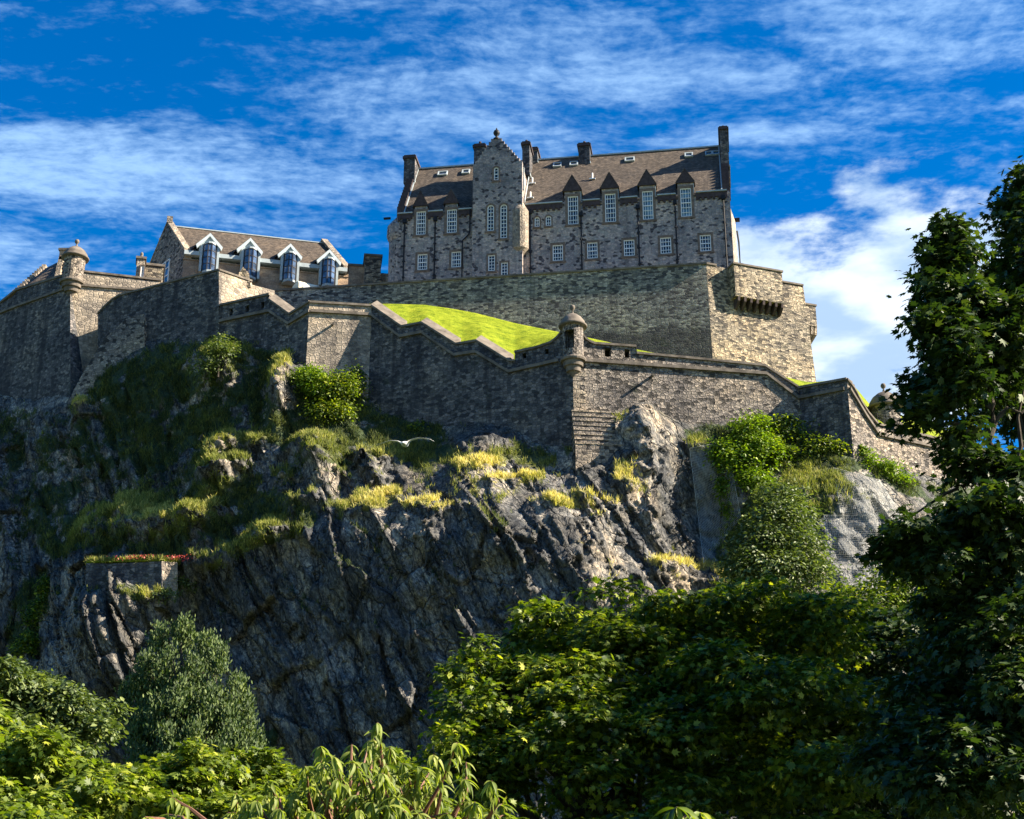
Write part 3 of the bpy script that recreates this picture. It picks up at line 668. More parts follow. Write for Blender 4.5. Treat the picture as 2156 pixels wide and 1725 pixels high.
# bay dormers
for k, (xa, ya, x0, x1, bx0, bx1, byt, byb) in enumerate(((442, 499, 416, 467, 428, 456, 523, 578), (526.4, 509, 501, 551, 513.8, 542, 533.7, 590),
                                            (610.3, 521, 585, 632, 597, 624, 543, 596.6), (692, 533, 668, 715, 677.8, 705.4, 555, 606))):
    ua = G.uz(xa, ya)[0]; za = G.uz(xa, ya)[1]; hw = (G.uz(x1, byt)[0]-G.uz(x0, byt)[0])/2; zb = za-hw*1.0
    root = None
    mb = MB(); F0 = .75
    P = [G.w(ua-hw+.25, gE-.1, F0-.1), G.w(ua+hw-.25, gE-.1, F0-.1), G.w(ua+hw-.25, zb+.1, F0-.1), G.w(ua, za-.2, F0-.1), G.w(ua-hw+.25, zb+.1, F0-.1)]
    mb.prism(P, -G.n*.2)
    bd = mb.build('bay_dormer', 'lead', gal)
    mb = MB()                                                    # white barge boards
    for s in (-1, 1):
        A_ = G.w(ua+s*(hw+.15), zb-.25, F0+.2); B_ = G.w(ua, za+.05, F0+.2); mb.prism([A_, B_, B_-Vector((0, 0, .42)), A_-Vector((0, 0, .42))+G.d*(-s*.15)], -G.n*.35)
    mb.build('barge_board', 'boards', bd)
    mb = MB(); slp = (gR-gE)/(-GD+.35); bk = lambda z: -(z-gE)/slp
    for s in (-1, 1):
        A_ = G.w(ua+s*(hw+.2), zb-.25, F0-.1); B_ = G.w(ua, za+.1, F0-.1); C_ = G.w(ua, za+.1, bk(za+.1)-.3); D_ = G.w(ua+s*(hw+.2), zb-.25, min(F0-.4, bk(zb-.25)-.3))
        mb.prism([A_, B_, C_, D_], Vector((0, 0, .1)))
    mb.build('dormer_roof', 'slate2', bd)
    # canted bay
    z1 = G.uz((bx0+bx1)/2, byt)[1]; z0 = G.uz((bx0+bx1)/2, byb)[1]; b0 = G.uz(bx0, byt)[0]; b1 = G.uz(bx1, byt)[0]; wq = (b1-b0)
    plan = [(b0-.05, -.1), (b0+.05, .75), (b0+wq*.36, 1.25), (b1-wq*.36, 1.25), (b1-.05, .75), (b1+.05, -.1)]
    mb = MB(); mb.add([G.w(u, z, o) for z in (z0, z1) for u, o in plan], [(i, i+1, 7+i, 6+i) for i in range(5)]); mb.build('pane', 'blueglass', bd)
    mb = MB()
    for u, o in plan[1:5]: mb.box(G.w(u, (z0+z1)/2, o), G.d*.06, G.n*.06, Vector((0, 0, (z1-z0)/2)))
    for j in range(5):
        zz = z0+(z1-z0)*j/4
        for i in range(5):
            p, r_ = G.w(plan[i][0], zz, plan[i][1]+.01), G.w(plan[i+1][0], zz, plan[i+1][1]+.01); d_ = (r_-p)/2; mb.box((p+r_)/2, d_, d_.cross(Vector((0, 0, 1))).normalized()*.04, Vector((0, 0, .04)))
    mb.build('glazing_bars', 'darkwood', bd)
    mb = MB()
    for s, uu in ((-1, b0-.22), (1, b1+.22)): mb.box(G.w(uu, (z0+z1)/2, .3), G.d*.14, G.n*.5, Vector((0, 0, (z1-z0)/2+.1)))
    mb.prism([G.w(u, z1+.02, o*1.12) for u, o in plan], Vector((0, 0, .22)))
    mb.prism([G.w(u, z0-.02, o*1.08) for u, o in plan], Vector((0, 0, -.3)))
    mb.build('bay_frame', 'lead', bd)
for x0, x1 in ((402, 425), (470, 505), (556, 590), (637, 664), (717, 728)):     # small strip windows in the recessed band
    u0, u1 = G.uz(x0, 540)[0], G.uz(x1, 540)[0]; z0, z1 = FB+.25, FB+.95
    fr = MB(); m_ = (u0+u1)/2
    for a, b in ((u0+.2, m_-.1), (m_+.1, u1-.2)):
        bar(fr, G, a, z0, b, z0+.09, -.5, .05); bar(fr, G, a, z1-.09, b, z1, -.5, .05); bar(fr, G, a, z0+.09, a+.09, z1-.09, -.5, .05); bar(fr, G, b-.09, z0+.09, b, z1-.09, -.5, .05)
    wn = fr.build('strip_window', 'lead', gal); fr = MB(); bar(fr, G, u0+.2, z0, u1-.2, z1, -.56, .02); fr.build('pane', 'curtain', wn)
# neighbours of the gallery
def block(name, x0, y0, x1, y1, Y, depth, mat, label, cat, cap=True, pots=0, ang=0, win=None):
    P = Pl(at((x0+x1)/2, y0, Y), ang=ang); u0 = P.uz(x0, y0)[0]; u1 = P.uz(x1, y0)[0]; zb = P.uz(x0, y1)[1]-.5
    r = empty(name, P.w(0, zb), label, cat); mb = MB(); mb.box(P.w((u0+u1)/2, zb/2, -depth/2), P.d*((u1-u0)/2), P.n*depth/2, Vector((0, 0, -zb/2)))
    mb.build('shaft' if 'chimney' in name else 'wall', mat, r)
    if cap:
        mb = MB(); mb.box(P.w((u0+u1)/2, .12, -depth/2), P.d*((u1-u0)/2+.15), P.n*(depth/2+.15), Vector((0, 0, .14))); mb.build('cap' if 'chimney' in name else 'coping', 'coping', r)
    for i in range(pots):
        mb = MB(); mb.lathe(P.w(u0+(u1-u0)*(i+.5)/pots, .26, -depth/2), [(.3, 0), (.24, .3), (.17, .5), (.2, .75), (.1, .95), (0, 1.0)], 10); mb.build('chimney_pot', 'coping', r)
    if win:
        wx0, wy0, wx1, wy1 = win; rr = rect(P, wx0, wy0, wx1, wy1); window(r, P, rr, 2, 3, off=.16, surround=.1)
    return r
block('chimney_stack', 337, 507, 354, 560, 172, 3, 'sand', 'brown stone chimney stack rising at the left gable of the white-dormered building', 'chimney', pots=0, ang=14)
block('chimney_turret', 289, 545, 306, 596, 158, 1.6, 'dress', 'slim stone chimney with rounded pot and narrow white window at the far left skyline', 'chimney', pots=1, ang=14, win=(296, 560, 303, 585))
block('low_house', 302, 560, 345, 605, 160, 5, 'upper', 'low dark flat-topped stone block between the slim chimney and the white-dormered building', 'house', ang=14)
block('court_wall', 735, 561, 770, 604, 166, 2, 'sand', 'sunlit pinkish stone wall with a small arch, right of the white-dormered building', 'wall', ang=8)
block('chimney_block', 769, 540, 803, 604, 163, 2.6, 'upper', 'broad square chimney block standing left of the big building', 'chimney', ang=8)
P = Pl(at(803, 575, 164), ang=8); r = empty('link_wall', P.w(0, -2), 'low sloping stone wall between the broad chimney block and the big building', 'wall')
mb = MB(); mb.prism([P.hit(783, 612), P.hit(824, 610), P.hit(824, 577), P.hit(803, 575), P.hit(783, 594)], -P.n*1.5); mb.build('wall', 'dress', r)
# pale bus parked in the courtyard (only its upper part shows over the wall)
V_ = Pl(at(640, 595, 156), ang=30); r = empty('minibus', V_.w(0, -2.0), 'cream minibus with side windows parked in front of the white-dormered building', 'minibus')
v0 = V_.uz(630, 585)[0]; v1 = V_.uz(722, 605)[0]; sec = [(0, -2.3), (0, -.2), (.25, .15), (1.1, .28), (1.9, .15), (2.1, -.2), (2.1, -2.3)]
mb = MB(); mb.prism([V_.w(v0, z, -o) for o, z in sec], V_.d*(v1-v0)); bd = mb.build('body', plain('cream_paint', (.62, .58, .44), .4, .05), r)
for i in range(3):
    a = v0+.5+(v1-v0-1.6)*i/3; mb = MB(); bar(mb, V_, a, -1.15, a+(v1-v0-1.6)/3-.2, -.3, .02, .03); mb.build('side_window', 'white' if i < 2 else 'curtain', r)
mb = MB(); bar(mb, V_, v1-1.05, -1.15, v1-.2, -.3, .02, .03); mb.build('side_window', 'curtain', r)
for a in (v0+1, v1-1):
    mb = MB(); mb.tube([V_.w(a, -2.35, .03), V_.w(a, -2.35, -.25)], .38, 14); mb.build('wheel', 'iron', r)

# ================================================================== far left house behind the first bastion
Q = Pl(at(127, 560, 166), ang=-20)
r = empty('slate_house', at(110, 600, 168), 'house at the far left with steep dark slate roof and stepped sandstone gable', 'house')
ra_, rb_ = at(31, 621, 160), at(60, 566+4, 167)
p0, p1, p2, p3 = at(33, 622, 158), at(100, 600, 158), at(130, 551, 163), at(98, 563, 167)
mb = MB(); mb.add([at(34, 618, 158), at(118, 600, 157), at(128, 549, 162), at(94, 566, 168)], [(0, 1, 2, 3)]); mb.add([at(128, 549, 162)+Vector((0, 5, -6)), at(94, 566, 168)+Vector((0, 5, -6)), at(94, 566, 168), at(128, 549, 162)], [(0, 1, 2, 3)])
mb.build('roof', 'slate', r)
mb = MB(); mb.prism([at(118, 622, 156.8), at(137, 622, 157), at(137, 556, 160), at(129, 547, 161.8), at(118, 575, 158.5), at(128, 560, 160)][:5], Vector((.3, 2.2, 0))); mb.build('gable_wall', 'sand', r)
mb = MB()
for i in range(9):
    f = i/8; c = at(118+11*f, 598-50*f, 156.9+4.8*f); mb.box(c+Vector((0, .2, .1)), Vector((.28, 0, 0)), Vector((0, .4, 0)), Vector((0, 0, .3)))
mb.build('crow_steps', 'dress', r); mb = MB()
for i in range(13):
    f = i/12; c = at(33+61*f, 620-54*f, 158+10*f); mb.box(c+Vector((0, .0, .1)), Vector((.24, 0, 0)), Vector((0, .5, 0)), Vector((0, 0, .25)))
mb.build('crow_steps', 'dress', r)
P = Pl(at(132, 526, 161.5), ang=0); u0, z1 = P.uz(126, 526); u1, z0 = P.uz(139, 560); mb = MB(); mb.box(P.w((u0+u1)/2, (z0+z1)/2, -.9), P.d*(u1-u0)/2, P.n*.9, Vector((0, 0, (z1-z0)/2))); ch = mb.build('chimney', 'sand', r)
mb = MB(); mb.box(P.w((u0+u1)/2, z1+.05, -.9), P.d*((u1-u0)/2+.15), P.n*1.05, Vector((0, 0, .13))); mb.build('cap', 'coping', ch)

# ================================================================== sentry turrets
def turret(c, rd, z0, z1, name, label, body='upper', win=True, corb=2.6, ball=True, wdir=-1.2):
    """c: axis (world, z ignored); z0 floor, z1 eave"""
    r = empty(name, Vector((c.x, c.y, z0)), label, 'turret'); ax = Vector((c.x, c.y, 0)); seg = 24
    mb = MB()
    if win:
        wa = math.radians(26); hw0, hw1 = z0+.25*(z1-z0), z0+.82*(z1-z0)
        for a0, a1, zz0, zz1 in ((wdir+wa, wdir+math.pi-wa, z0, z1), (wdir+math.pi+wa, wdir+2*math.pi-wa, z0, z1), (wdir-wa, wdir+wa, z0, hw0), (wdir-wa, wdir+wa, hw1, z1), (wdir+math.pi-wa, wdir+math.pi+wa, z0, hw0), (wdir+math.pi-wa, wdir+math.pi+wa, hw1, z1)):
            mb.lathe(ax, [(rd, zz0), (rd, zz1), (rd-.3, zz1), (rd-.3, zz0), (rd, zz0)], 10, a0, a1)
    else: mb.lathe(ax, [(rd, z0), (rd, z1)], seg)
    mb.build('drum', body, r)
    mb = MB(); mb.lathe(ax, [(0, z1-.02), (rd+.34, z1), (rd+.38, z1+.16), (rd+.2, z1+.3), (rd+.16, z1+.55), (rd*.86, z1+.55+rd*.42), (rd*.5, z1+.55+rd*.72), (.12, z1+.62+rd*.86), (0, z1+.62+rd*.86)], seg); dome = mb.build('dome_roof', 'coping', r, True)
    zt = z1+.6+rd*.86; mb = MB(); mb.lathe(ax, [(.14, zt-.05), (.12, zt+.12), (.06, zt+.3), (.2, zt+.42), (.27, zt+.62), (.2, zt+.82), (0, zt+.92)], 10); mb.build('finial', 'coping', dome, True)
    mb = MB(); mb.lathe(ax, [(rd+.2, z0+.06), (rd+.26, z0-.08), (rd+.2, z0-.25), (rd*.98, z0-.3), (rd*.92, z0-.75), (rd*.74, z0-.8), (rd*.66, z0-1.25), (rd*.45, z0-1.3), (rd*.3, z0-corb*.8), (.05, z0-corb)], seg); mb.build('corbel_base', 'coping' if body != 'dress' else 'dress', r)
    return r

# ================================================================== first bastion (far left)
c1 = at(148, 600, 151.3)
WL = Pl(c1, ang=-34); WR = Pl(c1, ang=13.6)
b1 = empty('left_bastion', at(148, 700, 151.3), 'tall dark bastion at the far left corner carrying a domed sentry turret', 'castle wall')
mb = MB()
PL = [WL.hit(x, y) for x, y in ((-230, 640), (-230, 1000), (148, 1000), (148, 585), (136, 582), (100, 592), (35, 614), (26, 625), (0, 640), (-60, 668))]
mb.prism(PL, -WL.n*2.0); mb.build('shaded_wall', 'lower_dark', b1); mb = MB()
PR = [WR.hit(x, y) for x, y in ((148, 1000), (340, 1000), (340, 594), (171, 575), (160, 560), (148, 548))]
mb.prism(PR, -WR.n*2.0); mb.build('curtain_wall', 'dress', b1)  # paler stone brightens this face to look sunlit
mb = MB(); polybeam(mb, [WL.hit(0, 640), WL.hit(35, 612), WL.hit(141, 580)], [WL, WL], .12, .6, 0, .28); polybeam(mb, [WR.hit(171, 573), WR.hit(340, 592)], [WR], .12, .6, 0, .22); mb.build('coping', 'coping', b1)
mb = MB(); polybeam(mb, [WL.hit(-20, 668), WL.hit(35, 646), WL.hit(141, 608)], [WL]*2, .2, .1, -.1, .15); polybeam(mb, [WR.hit(150, 600), WR.hit(300, 612)], [WR], .2, .1, -.1, .15); mb.build('string_course', 'coping', b1)
tc = c1+Vector((.1, .3, 0)); zt0 = at(152, 590, 151).z; zt1 = at(152, 541, 151).z
turret(tc, 1.15, zt0, zt1, 'sentry_turret', 'round sentry turret with domed cap on the corner of the far left bastion', 'lower', False, 2.2)

# ================================================================== second bastion
c2 = at(461, 600, 142.5)
W2L = Pl(c2, ang=-28); W2R = Pl(c2, ang=41.5)
b2 = empty('middle_bastion', at(461, 700, 142.5), 'high wedge-shaped bastion with a rising sloped top and a golden sunlit right return', 'castle wall')
mb = MB()
top = [(206, 662), (222, 645), (237, 632), (252, 623), (300, 611), (380, 590), (461, 570)]
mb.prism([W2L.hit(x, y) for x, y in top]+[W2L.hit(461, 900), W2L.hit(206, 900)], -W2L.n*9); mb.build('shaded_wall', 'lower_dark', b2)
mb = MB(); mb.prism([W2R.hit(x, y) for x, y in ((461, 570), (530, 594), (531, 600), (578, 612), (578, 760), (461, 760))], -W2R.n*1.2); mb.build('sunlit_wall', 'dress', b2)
mb = MB(); T2 = [W2L.hit(x, y) for x, y in top]; polybeam(mb, T2, [W2L]*6, .12, .9, 0, .2); polybeam(mb, [W2R.hit(461, 570), W2R.hit(530, 594)], [W2R], .12, .8, 0, .2); mb.build('coping', 'coping', b2)
bl = Pl(W2R.hit(520, 590), ang=14); mb = MB(); u0, z1 = bl.uz(500, 586); u1 = bl.uz(520, 590)[0]
mb.prism([bl.w(bl.uz(499, 600)[0], bl.uz(499, 600)[1]), bl.w(bl.uz(528, 605)[0], bl.uz(528, 605)[1]), bl.hit(524, 575), bl.hit(512, 562), bl.hit(503, 575)], -bl.n*1.4); mb.build('cap_house', 'upper', b2)

# ================================================================== old ruined wall running down the hillside
OW = Pl(at(300, 700, 146.4), ang=-20, batter=.06)
r = empty('hillside_wall', OW.hit(130, 875), 'old pale rubble wall climbing diagonally up the steep slope at the left', 'castle wall')
mb = MB(); 
mb.prism([OW.hit(x, y) for x, y in ((303, 662), (285, 663), (262, 674), (240, 695), (222, 712), (206, 735), (196, 752), (180, 777), (163, 806), (140, 853), (119, 874), (150, 895), (185, 880), (215, 850), (245, 810), (270, 780), (305, 745))], -OW.n*1.3); mb.build('ruined_wall', 'lower', r)

# ================================================================== lower rampart
vx = [at(463, 645, 142.4), at(567, 628, 140.0), at(609, 673, 139.0), at(651, 647, 137.2), at(782, 654, 138.3), at(1206, 745, 130), at(1682, 828, 132.8), at(1784, 810, 129.6), at(1849, 905, 131.6), at(1990, 950, 136), at(2350, 1000, 150)]
SG = [Pl(vx[i], p1=vx[i+1]) for i in range(len(vx)-1)]
tops = [[(463, 645), (566, 622)], [(566, 633), (609, 664)], [(609, 664), (650, 638)], [(650, 638), (782, 646)],
        [(782, 646), (846, 690), (888, 682), (960, 727), (1003, 720), (1072, 762), (1084, 762), (1084, 744), (1130, 734), (1159, 724), (1172, 714), (1182, 702), (1206, 700)],
        [(1206, 700), (1227, 706), (1233, 715), (1241, 721), (1252, 725.7), (1339, 731.7), (1340.5, 746), (1450, 756), (1610, 772), (1682, 818)], [(1682, 818.7), (1782, 800.5)],
        [(1785, 802), (1797, 818), (1811, 845), (1828, 872), (1849, 896)], [(1849, 896), (1922, 914), (1990, 930)], [(1990, 930), (2350, 1030)]]
lowr = [[(463, 677), (567, 655)], [(567, 655), (608, 682)], [(608, 682), (653, 655)], [(653, 655), (782, 663)], [(782, 663), (843, 709), (888, 700), (957, 748), (1002, 741), (1072, 783), (1177, 759)],
        [(1227, 759), (1613, 787), (1680, 838)], [(1682, 838), (1779, 819)], [(1788, 819), (1823, 877), (1849, 915)], [(1849, 915), (1963, 940), (1990, 946)], [(1990, 946), (2350, 1050)]]
ramp = empty('lower_rampart', at(1206, 940, 130), 'long zigzag lower rampart wall stepping down across the rock under the green slope', 'castle wall')
for i, (tp, pl) in enumerate(zip(tops, SG)):
    xa, xb = tp[0][0], tp[-1][0]; mb = MB(); v0, v1 = vx[i], vx[i+1]
    P3 = [pl.hit(*p) for p in tp]; 
    P3[0] = Vector((v0.x, v0.y, P3[0].z)); P3[-1] = Vector((v1.x, v1.y, P3[-1].z))
    zb = min(p.z for p in P3)-(22 if i != 4 else 20)
    hl = []
    if i == 5:
        hl = [[(lambda rr: ring(rr, False))(rect(pl, 1273, 733, 1286.5, 751))][0], ring(rect(pl, 1315, 736, 1325.6, 753), False)]
    if i == 0: hl = [ring(rect(pl, x, y, x+7, y+14), False) for x, y in ((483, 650), (517, 643), (549, 636))]
    if i == 4: hl = [ring(rect(pl, x, y, x+8, y+11), False) for x, y in ((1100, 744), (1147, 735))]
    outer = [((p-pl.P).dot(pl.d), p.z-pl.P.z) for p in P3]
    outer = [((v0-pl.P).dot(pl.d), zb-pl.P.z)]+outer+[((v1-pl.P).dot(pl.d), zb-pl.P.z)]
    facade(mb, pl, outer, hl, thick=1.5, reveal=1.45)
    mb.build('curtain_wall', 'dress' if i == 3 else 'lower' if i in (5, 7, 8, 9) else 'lower_dark', ramp)  # light put into the stone: darker on shaded segments, palest on the sunlit one
    mb = MB()
    for a, b in zip(P3[:-1], P3[1:]):
        if abs(b.x-a.x)+abs(b.y-a.y) < .05: continue
        rake = (b.z-a.z) < -.35*math.hypot(b.x-a.x, b.y-a.y)
        beam(mb, a, b, pl.n, .16, 1.1, 0, .22, pitch=.95 if rake and i < 5 else .0)
    mb.build('coping', 'coping', ramp)
    mb = MB(); L3 = [pl.hit(*p) for p in lowr[i]]
    for a, b in zip(L3[:-1], L3[1:]): beam(mb, a, b, pl.n, .24, .1, -.16, .14)
    mb.build('string_course', 'coping', ramp)
pl = SG[5]; mb = MB()                                   # pale quoins up the sharp corner
for k in range(26):
    z = -1.6-k*.44; lw = 1.15 if k % 2 else .62; mb.box(pl.w(lw/2-.02, z, .0), pl.d*(lw/2), pl.n*.035, Vector((0, 0, .19)))
mb.build('quoins', 'dress', ramp)
mb = MB()                                               # stepped footings under the corner
for k in range(8):
    z = pl.uz(1215, 868+k*11.5)[1]; x1 = 1295+k*6; u1 = pl.uz(x1, 900)[0]
    mb.box(pl.w(u1/2-.1, z-2.5, .12+k*.11), pl.d*(u1/2+.1), pl.n*(.12+k*.11), Vector((0, 0, 2.5)))
mb.build('footing', 'lower', ramp)
mb = MB()
for k in range(8):
    z = pl.uz(1215, 868+k*11.5)[1]; x1 = 1295+k*6; u1 = pl.uz(x1, 900)[0]
    mb.box(pl.w(u1/2-.1, z+.05, .14+k*.11), pl.d*(u1/2+.14), pl.n*(.15+k*.11), Vector((0, 0, .07)))
mb.build('footing_ledge', 'dress', ramp)
for (x, y, x2, y2, i) in ((700, 684, 685, 694, 3), (1372, 792, 1360, 800, 5), (790, 660, 790, 661, 3)):
    if x == 790: continue
    p = SG[i].hit(x, y); mb = MB(); mb.tube([p-SG[i].n*.2, p+SG[i].n*.8+Vector((0, 0, -.2))], .13, 8); mb.build('waterspout', 'coping', ramp)
tc = SG[5].w(.05, 0, -.1); z0 = at(1206, 757, 130).z; z1 = at(1206, 689, 130).z
turret(tc, .98, z0, z1, 'sentry_turret', 'open-windowed sentry turret with stone dome on the sharp corner of the lower rampart', 'lower', True, 1.9, wdir=-1.95)
# third sentry turret, far right behind the green bank
tc = at(1866, 880, 137); z0 = at(1866, 900, 137).z; z1 = at(1866, 861, 137).z
turret(tc, 1.35, z0, z1, 'sentry_turret', 'round domed sentry turret at the far right, half hidden by the leafy tree', 'lower', False, 1.5)
# ------------------------------------------------------------------ grass banks
def grassmat(name, a, b_, c, sc_=.5, bump=.05):
    m, q, b, out = newmat(name); pos = geo_pos(q)
    n1 = q.noise(pos, sc_, 5, .65); n2 = q.noise(q.scale(pos, (3, 3, 8)), 2.5, 4, .7)
    col = q.ramp(q.math('ADD', q.math('MULTIPLY', n1, .5), q.math('MULTIPLY', n2, .5)), [(.40, a), (.5, b_), (.60, c)])
    q.t.links.new(col, b.inputs['Base Color']); b.inputs['Specular IOR Level'].default_value = .1
    bp = q.n('ShaderNodeBump', ins={'Strength': 1, 'Distance': bump, 'Height': n2}); q.t.links.new(bp.outputs[0], b.inputs['Normal'])
    return m
M['lawn'] = grassmat('mown_bank_grass', (.07, .11, .006), (.18, .235, .010), (.29, .32, .022), .9, .15)
def bank_mesh(name, front, back, nseg, nrow, label, seed):
    """a strip of turf between a front polyline and a back polyline"""
    def res(P, n):
        P = [np.array(p) for p in P]; L = np.cumsum([0]+[np.linalg.norm(P[i+1]-P[i]) for i in range(len(P)-1)])
        return np.array([[np.interp(t, L, [p[k] for p in P]) for k in range(3)] for t in np.linspace(0, L[-1], n)])
    f, b = res(front, nseg), res(back, nseg); V = []
    for j in range(nrow):
        t = j/(nrow-1); V.append(f*(1-t)+b*t)
    V = np.array(V); e = np.sin(np.linspace(0, 1, nrow)*np.pi)[:, None]
    V[:, :, 2] += (fbm(V[:, :, 0]*.25, V[:, :, 1]*.25, 0, 4, seed)*.5+fbm(V[:, :, 0]*1.5, V[:, :, 1]*1.5, 0, 3, seed+5)*.12)*e
    idx = np.arange(nrow*nseg).reshape(nrow, nseg)
    F = np.stack([idx[:-1, :-1], idx[:-1, 1:], idx[1:, 1:], idx[1:, :-1]], -1).reshape(-1, 4)
    o = npmesh(name, V.reshape(-1, 3), F, 'lawn', smooth=True); tag(o, kind='structure'); return o
s4, s5 = SG[4], SG[5]
fr_ = [s4.hit(x, y)-s4.n*1.0+Vector((0, 0, -.15)) for x, y in ((775, 643), (846, 690), (888, 683), (960, 727), (1003, 721), (1072, 757), (1130, 737), (1180, 715), (1215, 738))]
bk_ = [U.hit(x, y)+U.n*.02 for x, y in ((778, 640), (830, 640), (894, 642), (950, 650), (1000, 659), (1090, 682), (1165, 697), (1215, 706))]
bank_mesh('grass_bank', fr_, bk_, 120, 40, '', 3)
fr_ = [s5.hit(x, y)-s5.n*1.0 for x, y in ((1212, 738), (1300, 745), (1340, 748), (1450, 756), (1610, 773), (1682, 820))]
bk_ = [U.hit(x, y)+U.n*.02 for x, y in ((1215, 706), (1260, 716), (1300, 725), (1345, 737), (1420, 752))]+[Vector((A0.x, A0.y-.3, at(1495, 768, 143).z)), D0+Sd.n*.3+Vector((0, 0, -D0.z+at(1715, 815, D0.y).z)), at(1745, 822, 150)]
bank_mesh('grass_bank', fr_, bk_, 120, 30, '', 4)
s6 = SG[6]
fr_ = [s5.hit(1660, 800)-s5.n*1.0, s6.hit(1690, 817)-s6.n*1, s6.hit(1782, 802)-s6.n*1.0-Vector((0, 0, .1))]
bk_ = [at(1640, 790, 141), at(1700, 806, 145), at(1765, 800, 143)]
bank_mesh('grass_bank', fr_, bk_, 30, 12, '', 5)
s7, s8 = SG[7], SG[8]
fr_ = [s7.hit(1800, 823)-s7.n*1, s7.hit(1849, 897)-s7.n*1, s8.hit(1922, 914)-s8.n*1, s8.hit(2150, 960)-s8.n*1]
bk_ = [at(1803, 818, 140), at(1830, 850, 140), at(1880, 868, 141), at(1990, 905, 146)]
bank_mesh('grass_bank', fr_, bk_, 60, 16, '', 6)
# railing on the far right bank
r = empty('railing', s8.hit(1849, 900), 'thin black metal railing along the grass bank at the far right', 'railing')
ps = [at(1848+14*k, 885+3.4*k, 134.6+.25*k) for k in range(8)]
for p in ps:
    mb = MB(); mb.tube([p-Vector((0, 0, .8)), p+Vector((0, 0, .75))], .035, 6); mb.build('post', 'iron', r)
for h in (.1, .4, .7):
    mb = MB(); mb.tube([p+Vector((0, 0, h)) for p in ps], .022, 6); mb.build('rail', 'iron', r)
# courtyard levels behind the walls (solid ground the upper buildings stand on)
def platform(name, pts, z):
    mb = MB(); mb.prism([Vector((p.x, p.y, z)) for p in pts], Vector((0, 0, -3))); tag(mb.build(name, 'coping'), kind='structure')
zc = U.P.z-1.8
platform('courtyard', [U.w(uLft, 0, -1.4), U.w(uA-1.5, 0, -1.8), C+Vector((-3, 3, 0)), C+Vector((-8, 30, 0)), U.w(uLft, 0, -35)], zc)
platform('courtyard', [WR.hit(340, 600)+Vector((1, 4, 0)), WL.hit(0, 640)+Vector((0, 6, 0)), WL.hit(0, 640)+Vector((0, 30, 0)), U.w(uLft, 0, -33), U.w(uLft-.3, 0, -2), W2R.hit(570, 600)+Vector((0, 3, 0)), W2L.hit(461, 570)+Vector((0, 3, 0))], zc-1.2)
# ================================================================== the rock
# ground contact line of the walls in the photograph (used to keep the rock in front of the wall feet)
BX = [-400, 0, 120, 150, 206, 300, 461, 566, 640, 700, 782, 900, 1000, 1100, 1206, 1290, 1302, 1355, 1400, 1450, 1530, 1640, 1700, 1785, 1850, 1925, 2000, 2600]
BY = [870, 845, 862, 870, 790, 742, 722, 738, 765, 785, 868, 900, 905, 918, 948, 955, 868, 852, 895, 905, 895, 872, 950, 962, 985, 1010, 1020, 1060]
K = [(-200, 850, 168), (0, 840, 156), (120, 855, 150.2), (206, 785, 148), (300, 742, 145.6), (461, 722, 142), (566, 740, 139.7), (609, 755, 138.7), (650, 775, 136.8), (716, 800, 137.2), (782, 868, 137.4), (900, 900, 135.4), (1000, 905, 133.4), (1100, 918, 131.6), (1206, 950, 129.3),
     (1290, 957, 129.4), (1302, 868, 129.9), (1355, 852, 130.1), (1400, 895, 130.5), (1450, 905, 130.8), (1530, 895, 131.3), (1640, 872, 131.9), (1700, 945, 131.4), (1785, 962, 129.0), (1850, 985, 130.9), (1925, 1010, 132.8), (2050, 1030, 137), (2400, 1060, 151)]
K += [(x, y-70, Y+5) for x, y, Y in K]
